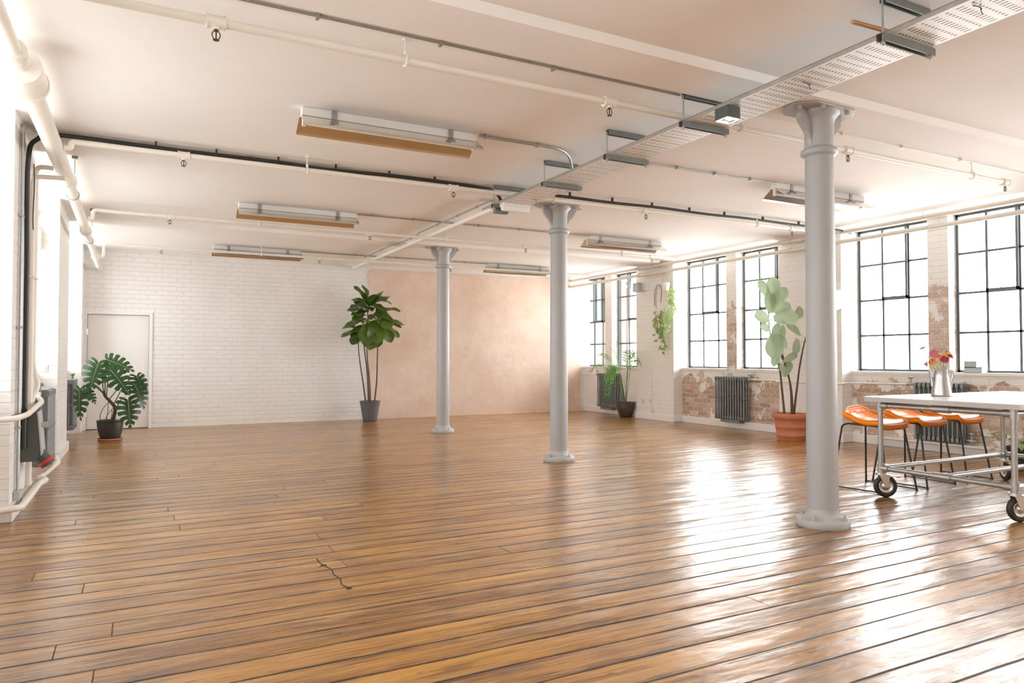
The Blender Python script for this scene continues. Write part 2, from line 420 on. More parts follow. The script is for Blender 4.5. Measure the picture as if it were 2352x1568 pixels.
for yc in (3.67,7.47,11.22):
    # shallow plastered beams over the columns, sloping edges
    mb.prism([(yc-.24,H+.01),(yc-.20,H-.05),(yc+.20,H-.05),(yc+.24,H+.01)],0,LP-.02,9.04)
struct('ceiling',mb,M['ceil'],'off-white plaster ceiling with shallow beams')

def side_wall(name, sgn, P, B, O, piers, bays, worn_bays, label):
    mb=MB()
    def bx(xa,xb,*r): mb.box(min(xa,xb),max(xa,xb),*r)
    for (a,b) in piers: bx(P,O,a,b,0,H,); mb.mi[-6:]=[2]*6
    for i,(a,b,ps) in enumerate(bays):
        w=i in worn_bays
        bx(B,O,a,b,0,ZS); mb.mi[-6:]=[1 if w else 0]*6
        bx(B,O,a,b,ZH,H); 
        bx(B,O,ps[0],ps[1],ZS,ZH); mb.mi[-6:]=[3 if w else 0]*6
    struct(name,mb,[M['bricky'],M['worn'],M['wornsome'],M['wornpost']],label,cat='wall')
rp=[(12.08-.0+2.62,YB),(10.90,12.08),(7.12,8.30),(3.35,4.50),(-.4,.75),(YF,-3.0)]
rb=[(12.08,14.70,(13.30,13.58)),(8.30,10.90,(9.45,9.70)),(4.50,7.12,(5.66,5.94)),(.75,3.35,(1.92,2.18)),(-3.0,-.4,(-1.83,-1.57))]
rp[0]=(14.40,YB); rb[0]=(12.08,14.70,(13.27,13.53))
side_wall('wall_right',1,XP,XB,XO,rp[1:],[(12.08,14.60,(13.27,13.53))]+rb[1:],(1,2,3),'white painted brick wall with piers between tall windows')
lp=[(13.9,YB),(10.10,11.40),(6.62,7.82),(2.95,4.25),(-.8,.5),(YF,-3.1)]
lb=[(11.40,13.9,(12.52,12.78)),(7.82,10.10,(8.83,9.09)),(4.25,6.62,(5.3,5.56)),(.5,2.95,(1.6,1.86)),(-3.1,-.8,(-2.08,-1.82))]
side_wall('wall_left',-1,LP,LB,LO,lp,lb,(),'white painted brick wall with deep window bays')
# back wall with a door opening
DX0,DX1,DZ=-.83,.135,2.03
mb=MB().box(LO,DX0,YB,YB+.2,0,H).box(DX1,XO,YB,YB+.2,0,H).box(DX0,DX1,YB,YB+.2,DZ,H).box(DX0-.1,DX1+.1,YB+.15,YB+.22,0,DZ)
wb=struct('wall_back',mb,M['brickx'],'white painted brick end wall')
pl=[]; 
pts=[(4.17,0)]; random.seed(3)
k=0
for i in range(22):
    z=.1+i*.137; pts.append((4.17+random.uniform(-.012,.014)+(.03 if 2.6<z<2.75 else 0),z))
pts+=[(4.20,3.09),(4.26,3.115),(5.5,3.12),(7.0,3.115),(8.5,3.12),(9.40,3.12),(9.40,0)]
mb=MB().prism(pts,1,YB-.014,YB)
obj('plaster_panel',mb,M['plaster'],wb,label='bare pink plaster panel')
struct('wall_front',MB().box(LO,XO,YF-.2,YF,0,H),M['white'],'white wall behind the camera')
# baseboards
def baseboard(name,sgn,P,B,piers,bays,label):
    mb=MB(); t=.028; h=.13
    def bx(xa,xb,a,b): mb.prism([(0,0)],0,0,0) if False else mb.box(min(xa,xb),max(xa,xb),a,b,0,h)
    for a,b in piers:
        bx(P-sgn*t,P,a,b); bx(P-sgn*t,B,a-t,a); bx(P-sgn*t,B,b,b+t)
    for a,b,_ in bays: bx(B-sgn*t,B,a+t,b-t)
    struct(name,mb,M['trim'],label,bevel=.008,cat='baseboard')
baseboard('baseboard_right',1,XP,XB,rp[1:5],[(12.08,YB,0)]+rb[1:4],'white painted skirting along the window wall')
baseboard('baseboard_left',-1,LP,LB,lp[1:4],lb[0:4],'white painted skirting along the left piers')

# door
t=struct('door_1',MB().box(DX0+.004,DX1-.004,YB+.03,YB+.07,.012,DZ-.004),M['white'],'plain white flush door in the end wall',(0,0,0),cat='door')
fr=MB().box(DX0-.055,DX0,YB-.022,YB+.03,0,DZ+.05).box(DX1,DX1+.055,YB-.022,YB+.03,0,DZ+.05).box(DX0,DX1,YB-.022,YB+.03,DZ,DZ+.05)
obj('door_frame',fr,M['trim'],t,bevel=.004)
hd=MB().cyl((.035,YB+.03,.90),(.035,YB-.03,.90),.009).tube(bend([(.035,YB-.03,.90),(-.085,YB-.03,.90)],.01),.009).box(.012,.058,YB+.02,YB+.031,.80,.98)
obj('door_handle',hd,M['chrome'],t)
for z in (1.72,.98,.28): obj('hinge',MB().cyl((DX0-.004,YB+.02,z-.05),(DX0-.004,YB+.02,z+.05),.011,8).box(DX0-.02,DX0+.012,YB+.018,YB+.032,z-.05,z+.05),M['chrome'],t)
obj('door_gap',MB().box(DX0+.003,DX1-.003,YB+.035,YB+.08,0,.012),M['dark'],t)

# windows
wn=[0]
def window(sgn,X,B,y0,y1,vent,where):
    """steel framed window in the plane X between y0 and y1, four rows of three panes"""
    wn[0]+=1; nm='window_%d'%wn[0]; t=.016
    z0,z1=ZS+.035,ZH; d=.022
    fr=MB()
    def bx(a,b,za,zb,dd=d): fr.box(X-dd,X+dd,a,b,za,zb)
    bx(y0,y0+.034,z0,z1); bx(y1-.034,y1,z0,z1); bx(y0,y1,z0,z0+.03); bx(y0,y1,z1-.03,z1)
    w=struct(nm,fr,M['winframe'],'tall steel window with twelve panes, '+where,(0,0,0),cat='window')
    bars=MB(); rows=[z0+(z1-z0)*k/4 for k in range(5)]; cols=[y0+(y1-y0)*k/3 for k in range(4)]
    for zz in rows[1:4]: bars.box(X-.013,X+.013,y0,y1,zz-.014,zz+.014)
    for yy in cols[1:3]: bars.box(X-.013,X+.013,yy-.015,yy+.015,z0,z1)
    obj('glazing_bars',bars,M['winframe'],w)
    if vent:   # opening light, two rows high
        a,b=cols[vent-1],cols[vent]; v=MB()
        for (ya,yb,za,zb) in ((a,a+.03,rows[2],z1-.02),(b-.03,b,rows[2],z1-.02),(a,b,rows[2],rows[2]+.034)): v.box(X-sgn*.035-.012,X-sgn*.035+.012,ya,yb,za,zb)
        v.cyl((X-sgn*.045,(a+b)/2,rows[2]+.03),(X-sgn*.075,(a+b)/2,rows[2]+.03),.008,8)
        obj('opening_light',v,M['winframe'],w)
    g=MB().add([(X,y0,z0),(X,y1,z0),(X,y1,z1),(X,y0,z1)],[(0,1,2,3)])
    obj('glass_panes',g,M['glass' if sgn>0 else 'glassleft'],w)
    s=MB(); xa,xb=sorted((B-sgn*.02,X-sgn*.0)); s.box(xa,xb,y0-.0,y1+.0,ZS-.005,ZS+.036)
    obj('window_sill',s,M['wornsill'] if 'wornsill' in M else M['trim'],w,bevel=.006)
nmR=['in the far bay beside the end wall','in the far bay next to the hanging plant pier','behind the terracotta pot, further light','behind the terracotta pot, nearer light','behind the jug of flowers','above the two grey books','beyond the right edge of the view','beyond the right edge, nearer light','behind the camera on the right','behind the camera on the right, nearest']
k=0
for i,(a,b,ps) in enumerate(rb):
    if i==0: b=14.60
    for (ya,yb,vv) in ((ps[1],b,2),(a,ps[0],2)):
        window(1,XW,XB,ya,yb,vv,nmR[k]); k+=1
for i,(a,b,ps) in enumerate(lb):
    for j,(ya,yb) in enumerate(((ps[1],b),(a,ps[0]))):
        window(-1,LW,LB,ya,yb,0,'in the left wall, light %s of bay %s'%(('far','near')[j],('beside the door','with the first radiator','before the socket pier','beside the camera','behind the camera')[i]))

# ------------------------------------------------------------------ columns
def column(loc,label):
    t=thing('iron_column',loc,label,'column','cast iron columns')
    L=V(loc)
    obj('shaft',MB().lathe([(.112,.02),(.111,.5),(.108,1.4),(.104,2.3),(.102,2.80)],L,40),M['iron'],t)
    obj('base_flange',MB().lathe([(.184,0),(.190,.010),(.190,.046),(.183,.056),(.150,.060),(.128,.074),(.117,.10),(.112,.13)],L,40),M['ironlight'],t)
    obj('collar',MB().lathe([(.102,2.775),(.120,2.782),(.132,2.798),(.134,2.814),(.129,2.828),(.114,2.838),(.102,2.845)],L,40),M['iron'],t)
    obj('capital',MB().lathe([(.103,2.845),(.105,2.95),(.108,3.02),(.118,3.06),(.142,3.085),(.150,3.096),(.150,3.116)],L,40),M['iron'],t)
    for s in (-1,1):
        prof=[(.07,2.85),(.104,2.86),(.116,2.90),(.150,2.955),(.195,3.00),(.222,3.04),(.230,3.075),(.230,3.115),(.07,3.115)]
        obj('bracket',MB().prism([(L.x+s*a,L.z+b) for a,b in (prof if s>0 else prof[::-1])],1,L.y-.022,L.y+.022),M['iron'],t,bevel=.005)
    obj('top_plate',MB().prism([(L.x-.32,L.y-.05),(L.x-.20,L.y-.16),(L.x+.20,L.y-.16),(L.x+.32,L.y-.05),(L.x+.32,L.y+.05),(L.x+.20,L.y+.16),(L.x-.20,L.y+.16),(L.x-.32,L.y+.05)],2,3.114,3.129),M['iron'],t,bevel=.004)
    b0=obj('base_bolt',MB().lathe([(.019,.055),(.019,.076),(.010,.077),(.010,.100),(.0,.102)],L,6,smooth=False),M['ironlight'],t)
    ang=[math.radians(a) for a in (0,90,180,270)]
    ang=[a+.28 for a in ang]
    b0.location=(.160*math.cos(ang[0]),.160*math.sin(ang[0]),0)
    for a in ang[1:]: partcopy(b0,t,V((.160*math.cos(a),.160*math.sin(a),0))-V(b0.location))
    c0=obj('top_bolt',MB().lathe([(.018,3.086),(.018,3.115)],L,6,smooth=False),M['iron'],t)
    ps=[(-.265,-.045),(.265,.045),(-.12,-.135),(.16,-.125)]
    c0.location=(*ps[0],0)
    for p in ps[1:]: partcopy(c0,t,(p[0]-ps[0][0],p[1]-ps[0][1],0))
    return t
c1=column((4.55,3.67,0),'grey cast iron column closest to the pipe-framed table')
dup(c1,(4.555,7.47,0),0,'grey cast iron column in the middle of the row, at the end of the cable tray')
dup(c1,(4.545,11.22,0),0,'grey cast iron column furthest from the tray, in front of the pink plaster')

# ------------------------------------------------------------------ cable tray
t=thing('cable_tray',(3.68,3,2.97),'perforated galvanised cable tray hung below the ceiling','cable tray')
obj('tray_bed',MB().box(3.505,3.855,-2.5,7.32,2.968,2.971),M['tray'],t)
obj('side_rail',MB().box(3.503,3.507,-2.5,7.45,2.968,2.994).box(3.503,3.513,-2.5,7.45,2.992,2.995),M['galv'],t)
obj('side_rail',MB().box(3.853,3.857,-2.5,7.32,2.968,2.994).box(3.847,3.857,-2.5,7.32,2.992,2.995),M['galv'],t)
def channel(x0,x1,y,z,up):
    w=.021; h=.041; th=.003
    prof=[(-w,0),(-w,h),(w,h),(w,0),(w-.008,0),(w-.008,th),(w-th,th),(w-th,h-th),(-w+th,h-th),(-w+th,th),(-w+.008,th),(-w+.008,0)]
    return MB().prism([(y+a,z+(b)) for a,b in prof],0,x0,x1)
for y in (.85,2.39,3.95,4.90,5.95,7.06):
    obj('strut_channel',channel(3.44,3.89,y,2.926,0),M['galvdark'],t)
    obj('strut_channel',channel(3.47,3.85,y,H-.042,0),M['galvdark'],t)
    for x in (3.466,3.872) if True else ():
        xx=max(3.476,min(3.846,x)) if False else x
        obj('threaded_rod',MB().cyl((xx,y,2.905),(xx,y,H-.02),.0055,8).lathe([(.013,2.915),(.013,2.926)],(xx,y,0),6,smooth=False),M['galv'],t)
for (x,y) in ((3.60,1.97),(3.66,3.02),(3.74,6.6)):
    obj('cable_tie',MB().tube(spline([(x-.03,y+.02,2.966),(x-.015,y,2.955),(x,y-.005,2.945),(x+.02,y+.01,2.958),(x+.035,y+.02,2.966)]),.0025,6).cyl((x,y,2.945),(x-.002,y-.01,2.915),.002,6),M['dark'],t)
one('copper_pipe',MB().cyl((3.33,2.47,3.038),(3.95,2.44,3.038),.012,12),M['copper'],(3.64,2.45,3.0),'short copper tube laid across the cable tray near the column','pipe')
# exit downlight box
t=thing('exit_sign',(3.56,3.60,2.9),'small dark box light with a white pictogram underneath, fixed below the cable tray','light')
obj('housing',MB().box(3.49,3.61,3.54,3.66,2.885,2.966),M['greybox'],t,bevel=.004)
obj('diffuser',MB().box(3.495,3.605,3.545,3.655,2.879,2.886),M['lit'],t)
pm=MB(); z=2.8782
pm.add([(3.505,3.58,z),(3.535,3.60,z),(3.505,3.62,z)],[(0,1,2)]).add([(3.535,3.593,z),(3.56,3.593,z),(3.56,3.607,z),(3.535,3.607,z)],[(0,1,2,3)]).add([(3.57,3.565,z),(3.59,3.565,z),(3.59,3.625,z),(3.57,3.625,z)],[(0,1,2,3)])
obj('pictogram',pm,basic('grey_print',(.35,.33,.36),.6),t,label='grey arrow and figure print')
# bulkhead at the tray end
t=thing('emergency_light',(3.68,7.0,2.9),'white bulkhead light hanging at the far end of the cable tray','light')
obj('base_tray',MB().box(3.52,3.86,6.93,7.03,2.93,2.967),M['white'],t)
obj('cover',MB().prism([(6.94,2.935),(6.955,2.885),(7.005,2.885),(7.02,2.935)],0,3.525,3.855),M['tube'],t,bevel=.006)
one('junction_box',MB().box(3.50,3.66,7.085,7.155,2.88,2.945).cyl((3.58,7.12,2.945),(3.58,7.12,2.966),.02,8),M['galvdark'],(3.58,7.08,2.9),'small grey metal junction box under the last strut of the tray','box',bevel=.003)

# ------------------------------------------------------------------ ceiling pipes
def head_proto(): 
    h=MB().cyl((0,0,-.026),(0,0,-.05),.012,10)
    h.tube(spline([(-.012,0,-.05),(-.021,0,-.068),(-.012,0,-.09),(0,0,-.096)],4),.0032,6).tube(spline([(.012,0,-.05),(.021,0,-.068),(.012,0,-.09),(0,0,-.096)],4),.0032,6)
    h.cyl((0,0,-.05),(0,0,-.09),.0042,6).lathe([(.017,-.098),(.017,-.094)],(0,0,0),10)
    return h
def sprinkler(y,z,x0,x1,heads,hangers,label,r=.024):
    L=(0,y,z); t=thing('sprinkler_pipe',L,label,'pipe','sprinkler pipes under the ceiling')
    zm=2.99-max(0,y-8.3)*.028; path=[(-.575,y,zm),(-.53,y,zm),(-.53,y,z),(x1,y,z)] if x0<-.4 else [(x0,y,z),(x1,y,z)]
    obj('pipe_run',MB().tube(bend(path,.045),r,12),M['cream'],t)
    tee=MB().cyl((-.045,0,0),(.045,0,0),r+.009,14).cyl((0,0,0),(0,0,-.042),.019,12).cyl((-.048,0,0),(-.036,0,0),r+.013,14).cyl((.036,0,0),(.048,0,0),r+.013,14)
    hp=head_proto(); ring=MB().tube([V((0,(r+.008)*math.cos(a),(r+.008)*math.sin(a))) for a in [k*PI/8 for k in range(16)]],.006,6,closed=True).cyl((0,0,r+.008),(0,0,H-z-.002),.005,8).cyl((0,0,H-z-.012),(0,0,H-z),.018,10).cyl((0,0,r+.006),(0,0,r+.03),.012,8)
    T0=H0=R0=None; Lv=V(L)
    for x in heads:
        if T0 is None:
            T0=obj('pipe_tee',MB().merge(tee,Matrix.Translation(Lv)),M['cream'],t); H0=obj('sprinkler_head',MB().merge(hp,Matrix.Translation(Lv)),M['brass'],t); T0.location.x=x; H0.location.x=x; hx=x
        else: partcopy(T0,t,(x-hx,0,0)); partcopy(H0,t,(x-hx,0,0))
    for x in hangers:
        if R0 is None: R0=obj('pipe_hanger',MB().merge(ring,Matrix.Translation(Lv)),M['cream'],t); R0.location.x=x; rx=x
        else: partcopy(R0,t,(x-rx,0,0))
    return t
sprinkler(4.07,3.05,-.9,7.86,[.34,2.90,5.41,7.82],[1.40,4.15,7.24],'cream sprinkler pipe passing just behind the column nearest the table',.025)
sprinkler(6.88,3.045,-.9,8.35,[.32,2.90,5.44,7.97],[1.39,4.13,7.3],'cream sprinkler pipe running beside the thick black cable')
sprinkler(9.95,3.05,-.9,8.6,[.31,2.90,5.45,7.99],[1.38,4.08,7.34],'cream sprinkler pipe crossing between the second and third rows of lights',.022)
sprinkler(12.85,3.05,-.9,8.6,[.28,2.82,5.36],[1.83,4.06],'cream sprinkler pipe closest to the end wall',.021)

t=thing('main_pipe',(-.65,8,3),'thick cream main pipe running along the left side under the ceiling','pipe')
def py(y,dz=0): return (-.65,y,2.99+dz-(max(0,y-8.3)*.028))
obj('pipe_run',MB().tube([py(3.0),py(5.06)],.036,16),M['cream'],t,label='narrow near length of pipe')
obj('pipe_run',MB().tube([py(5.1),py(8.2)],.066,20),M['cream'],t,label='thick middle length of pipe')
obj('pipe_run',MB().tube([py(8.2),py(10.9)],.054,18),M['cream'],t)
obj('pipe_run',MB().tube([py(10.9),py(YB)],.042,16),M['cream'],t,label='narrow far length of pipe')
obj('reducer',MB().tube([py(4.80),py(4.801),py(4.86),py(4.861),py(4.96),py(4.961),py(4.985),py(4.986)],[.036,.062,.062,.052,.052,.060,.060,.036],20),M['cream'],t)
obj('end_flange',MB().tube([py(5.055),py(5.06),py(5.34),py(5.345)],[.106,.110,.110,.104],28).tube([py(5.345),py(5.38)],[.118,.118],28),M['cream'],t,label='wide cylindrical flange')
obj('branch',MB().tube([(-.66,5.20,2.985),(-.86,5.21,2.985),(-1.05,5.22,2.985)],.072,18).tube([(-.80,5.21,2.985),(-.82,5.21,2.985)],.085,18).tube([(-.86,5.21,2.985),(-.88,5.21,2.985)],.085,18).tube([(-.92,5.21,2.985),(-.94,5.21,2.985)],.085,18),M['cream'],t)
for y,r0 in ((8.05,.078),(10.7,.068),(12.9,.055)): obj('coupling',MB().tube([py(y),py(y+.01),py(y+.14),py(y+.15)],[r0-.012,r0,r0,r0-.012],20),M['cream'],t)
for y,r0 in ((8.75,.058),(11.5,.047)):
    c=V(py(y)); obj('pipe_ring',MB().tube([c+V(((r0)*math.cos(a),0,(r0)*math.sin(a))) for a in [k*PI/10 for k in range(20)]],.004,6,closed=True),M['galvdark'],t)
for y in (7.9,10.6):
    c=V(py(y)); obj('hanger_wire',MB().cyl(c+V((.075,0,.02)),(c.x+.075,y,H),.003,6).cbox((c.x+.075,y,H-.012),(.05,.025,.024)),M['galvdark'],t)

# conduit and cable on the left pier and along the ceiling
t=thing('steel_conduit',(-.86,6.93,1.6),'grey steel conduit climbing the left pier and crossing the ceiling beside the black cable','conduit')
for dy in (0,.045):
    obj('conduit_run',MB().tube(bend([(-.858,6.86+dy,.20),(-.858,6.86+dy,3.15),(-.858+.05,7.10+dy,3.158),(3.50,7.13+dy,3.16)],.07),.0105,8),M['galv'],t)
obj('conduit_box',MB().box(-.878,-.835,6.80,6.94,.06,.20),M['greybox2'],t,bevel=.004)
for x in (0,.9,1.75,2.6,3.2): obj('saddle_clip',MB().cbox((x,7.16,3.155),(.02,.09,.03)),M['galv'],t)
for z in (.7,1.5,2.4): obj('saddle_clip',MB().cbox((-.862,6.885,z),(.03,.10,.02)),M['galv'],t)
cl=[(-.852,7.14,.50),(-.852,7.14,2.0),(-.852,7.12,2.9),(-.78,7.08,3.09),(-.60,7.05,3.135),(.3,7.04,3.125),(1.1,7.035,3.13),(1.6,7.03,3.115),(2.2,7.02,3.13),(2.8,7.0,3.125),(3.3,6.99,3.11),(3.50,7.05,3.075),(3.6,7.14,3.02),(3.68,7.22,2.992)]
t=one('black_cable',MB().tube(spline(cl),.019,10),M['cable'],(0,7.04,3.1),'thick black cable rising from the left wall socket to the cable tray','cable')
for x in (.1,.6,1.15,1.7,2.25,2.75): obj('cable_cleat',MB().cbox((x,7.035,3.155),(.014,.03,.048)),M['cable'],t)
cr=[(3.9,7.0,3.11),(4.3,6.98,3.125),(5.0,6.97,3.12),(5.7,6.965,3.13),(6.5,6.96,3.12),(7.2,6.955,3.128),(8.0,6.95,3.12),(8.9,6.95,3.125),(9.28,6.95,3.10)]
t=one('black_cable',MB().tube(spline(cr),.018,10),M['cable'],(6.5,6.96,3.1),'thick black cable running from the tray end to the window wall','cable')
for x in (4.4,5.0,5.6,6.2,6.8,7.5,8.2): obj('cable_cleat',MB().cbox((x,6.965,3.155),(.014,.03,.048)),M['cable'],t)

# lighting conduits (one tube each, with clips)
def conduit(name,pts,r,clips,label,mat='galv',b=.06,cat='conduit'):
    t=one(name,MB().tube(bend(pts,b),r,8),M[mat],pts[0],label,cat)
    for c in clips: obj('saddle_clip',MB().cbox(c,(.018,r*2+.024,.032) if True else 0),M[mat],t)
    return t
z=3.162
conduit('lighting_conduit',[(2.56,5.50,z),(3.40,5.50,z),(3.62,5.72,z),(3.70,5.80,3.03)],.013,[(2.62,5.50,z),(3.13,5.50,z)],'steel conduit curving from the largest left ceiling light to the tray',b=.18)
conduit('lighting_conduit',[(3.62,5.2,3.03),(3.80,5.32,z),(4.0,5.51,z),(6.13,5.51,z)],.009,[(4.75,5.51,z),(5.25,5.51,z),(5.75,5.51,z)],'thin steel conduit from the tray to the light behind the nearest column',b=.15)
conduit('lighting_conduit',[(2.53,9.27,z),(6.20,9.23,z)],.011,[(x,9.25,z) for x in (2.75,3.3,4.3,4.95,5.6)],'steel conduit joining the two lights of the middle row')
conduit('lighting_conduit',[(2.53,12.98,z),(6.22,12.92,z)],.011,[(x,12.95,z) for x in (2.8,3.5,4.3,5.0,5.7)],'steel conduit joining the two lights nearest the end wall')
conduit('ceiling_conduit',[(.2,4.0,3.17),(3.47,3.99,3.17)],.008,[(x,4.0,3.17) for x in (.86,1.6,2.4)],'thin steel conduit along the ceiling, ending at a strut of the tray from the left',mat='galv')
conduit('ceiling_conduit',[(3.85,4.04,3.17),(8.3,4.04,3.17)],.006,[(x,4.04,3.17) for x in (5.3,6.1,7.0)],'thin white conduit on the ceiling between the cable tray and the window wall','cream')
zc=3.112
conduit('tray_conduit',[(3.64,7.48,zc),(3.64,9.95,zc),(3.70,10.2,zc),(3.70,10.7,zc),(3.64,10.95,zc),(3.64,12.85,zc)],.011,[(3.64,y,zc) for y in (7.9,8.5,9.2,11.8)],'grey conduit with a kink running from the tray towards the end wall',b=.08)
one('white_trunking',MB().box(3.835,3.880,7.46,YB-.002,3.080,3.125),M['white'],(3.86,11,3.1),'white square trunking running under the ceiling to the end wall','trunking')

# fluorescent lights
def lamp(loc,label):
    x,y,_=loc; t=thing('fluorescent_light',(x,y,H),label,'light','fluorescent batten lights')
    l=.735
    obj('spine',MB().box(x-l,x+l,y-.035,y+.035,3.112,3.178),M['white'],t,bevel=.004)
    for s in (-1,1):
        pr=[(s*.028,3.113),(s*.062,3.088),(s*.142,3.03),(s*.150,3.012)]
        pr2=[(a,b-.003) for a,b in pr][::-1]
        q=[(y+a,b) for a,b in pr+pr2]
        if s>0: q=q[::-1]
        mb=MB().prism(q,0,x-l-.01,x+l+.01)
        n=len(pr)
        obj('reflector_wing',mb,M['refl'],t)
        for k in (-.50,.50): pass
    for k in (-.49,.49):
        obj('clip',MB().prism([(y-.038,3.178),(y-.043,3.178),(y-.043,3.112),(y-.10,3.066),(y-.096,3.062),(y-.038,3.105)],0,x+k-.02,x+k+.02),M['galv'],t)
    obj('lamp_tube',MB().tube([(x-.70,y,3.06),(x+.70,y,3.06)],.0135,12),M['tube'],t)
    for s in (-1,1): obj('lamp_holder',MB().box(x+s*.715-.012,x+s*.715+.012,y-.018,y+.018,3.04,3.113),M['white'],t)
    return t
l0=lamp((1.81,5.55,H),'fluorescent light with a reflector, on the left of the row nearest the camera')
for loc,lab in (((1.79,9.33),'fluorescent light with a reflector, on the left of the middle row'),((1.81,13.03),'fluorescent light with a reflector, on the left of the row by the end wall'),
    ((6.88,5.55),'fluorescent light with a reflector, half hidden behind the column nearest the table'),((6.90,9.28),'fluorescent light with a reflector, on the window side of the middle row'),((6.95,13.0),'fluorescent light with a reflector, on the window side by the pink plaster')):
    dup(l0,(loc[0],loc[1],H),0,lab)

# window-wall pipes
for z,lab in ((3.108,'upper of the two cream pipes strung along the window wall'),(2.965,'lower of the two cream pipes strung along the window wall')):
    t=one('wall_pipe',MB().tube([(9.12,-2,z),(9.12,YB-.002,z)],.03,12),M['cream'],(9.12,7,z),lab,'pipe')
    for y in (4.0,7.3,7.9,11.3,11.75): obj('pipe_bracket',MB().tube([V((9.12,y,z))+V((.036*math.cos(a),0,.036*math.sin(a))) for a in [k*PI/6 for k in range(12)]],.008,6,closed=True).box(9.15,9.28,y-.012,y+.012,z-.012,z+.012),M['cream'],t)
    if z>3:
        for y in (5.75,9.9): obj('hanger_rod',MB().cyl((9.12,y,z+.02),(9.12,y,H),.006,6).cyl((9.12,y,H-.01),(9.16,y,H-.01),.006,6),M['cream'],t)

# ------------------------------------------------------------------ radiators
def radiator(x,y0,n,z0,z1,sgn,label,depth=.14,pitch=.062):
    """sections stacked along +Y from y0; sgn=+1 stands off the right wall"""
    t=thing('cast_iron_radiator',(x,y0+n*pitch/2,0),label,'radiator')
    L=(x,y0+pitch/2,0)
    def section():
        m=MB(); w=pitch*.40; yc=L[1]
        for k in range(3):
            xx=x+(k-1)*depth*.38
            m.tube([(xx,yc,z0+.03),(xx,yc,z1-.03)],[w*.62,w*.62],10,flat=1.0)
        for zz in (z0+.035,z1-.035,(z0+z1)/2):
            hh=.035 if zz!=(z0+z1)/2 else .012
            m.prism([(x-depth/2,zz-hh*.7),(x-depth/2+.02,zz-hh),(x+depth/2-.02,zz-hh),(x+depth/2,zz-hh*.7),(x+depth/2,zz+hh*.6),(x+depth/2-.025,zz+hh),(x-depth/2+.025,zz+hh),(x-depth/2,zz+hh*.6)],1,yc-w*.8,yc+w*.8)
        for zz in (z0+.035,z1-.035): m.cyl((x,yc-pitch/2,zz),(x,yc+pitch/2,zz),.022,10)
        return m
    s0=obj('section',section(),M['rad'],t,bevel=.004)
    for k in range(1,n): partcopy(s0,t,(0,k*pitch,0))
    for yy in (y0+pitch*.5,y0+(n-.5)*pitch):
        pass
    yv=y0+n*pitch
    return t
def valve(t,x,y,z,up=True,mat='galv'):
    m=MB().cyl((x,y-.05,z),(x,y+.05,z),.018,10).cyl((x,y,z-.02),(x,y,z+.07),.014,10)
    m.lathe([(.010,.07),(.032,.078),(.032,.095),(.02,.105)],(x,y,z),12)
    obj('valve',m,M[mat],t)
r=radiator(9.39,12.88,12,.15,.915,1,'dark cast iron radiator behind the potted palm in the far bay')
valve(r,9.39,13.70,.885)
obj('foot_bracket',MB().box(9.34,9.47,13.05,13.5,.10,.15),M['rad'],r)
r=radiator(9.39,9.10,12,.16,.925,1,'dark cast iron radiator on the peeling brick left of the terracotta pot')
valve(r,9.39,9.05,.88)
obj('foot_bracket',MB().box(9.34,9.47,9.25,9.7,.11,.16),M['rad'],r)
r=radiator(9.39,5.38,11,.16,.925,1,'dark cast iron radiator on the brick behind the orange stools')
valve(r,9.39,6.13,.90); valve(r,9.39,5.33,.20)
obj('shelf_rail',MB().box(9.36,9.5,5.1,6.7,.115,.14),M['trim'],r)
r=radiator(-.855,8.22,10,.20,.945,-1,'dark cast iron radiator in the left bay behind the wall socket',depth=.15)
valve(r,-.855,8.16,.91,mat='galvdark')
r=radiator(-.95,12.55,10,.17,.93,-1,'dark cast iron radiator in the left bay beside the door',depth=.15)
valve(r,-.95,13.22,.91,mat='galvdark')
# feed pipes
one('radiator_pipe',MB().tube([(9.42,14.40,.885),(9.42,13.72,.885)],.014,10),M['cream'],(9.42,14,.885),'short white pipe feeding the radiator behind the palm','pipe')
one('radiator_pipe',MB().tube(bend([(9.40,9.0,.885),(9.40,8.34,.88),(9.22,8.32,.875),(9.22,7.10,.875),(9.40,7.09,.885),(9.40,6.19,.895)],.04),.014,10),M['cream'],(9.3,7.7,.88),'white pipe running behind the terracotta pot and around the pier','pipe')
one('radiator_pipe',MB().tube(bend([(-1.05,6.40,.79),(-.82,6.44,.80),(-.80,6.9,.80),(-.785,7.70,.86),(-.855,7.9,.91),(-.855,8.10,.91)],.10),.022,12),M['cream'],(-.85,7,.8),'white pipe curving round the left pier to the top of the radiator','pipe')
t=one('radiator_pipe',MB().tube(bend([(-1.05,6.50,.105),(-.795,6.55,.115),(-.79,7.66,.13),(-.75,7.80,.135),(-.83,7.95,.135),(-.83,8.15,.12),(-.80,8.7,.12),(-.76,8.95,.15),(-.80,9.02,.20)],.06),.026,12),M['cream'],(-.85,7.3,.12),'white pipe running low around the foot of the left pier','pipe')
t=thing('heating_riser',(-.85,7.5,1.5),'pair of cream heating pipes rising up the left pier','pipe')
obj('riser',MB().tube(bend([(-.855,7.50,.14),(-.855,7.50,2.86),(-.62,7.50,2.87)],.06),.02,12),M['cream'],t)
obj('riser',MB().tube(bend([(-.855,7.62,.81),(-.855,7.62,.90),(-.81,7.66,1.0),(-.855,7.66,1.2),(-.855,7.66,2.99),(-.725,7.68,2.99)],.06),.022,12),M['cream'],t)
obj('riser_bracket',MB().box(-.878,-.83,7.44,7.72,1.96,1.975),M['cream'],t)
obj('loose_wire',MB().tube(spline([(-.845,7.42,2.95),(-.835,7.38,2.75),(-.84,7.36,2.5),(-.845,7.44,2.38)]),.005,6),M['rope'],t)
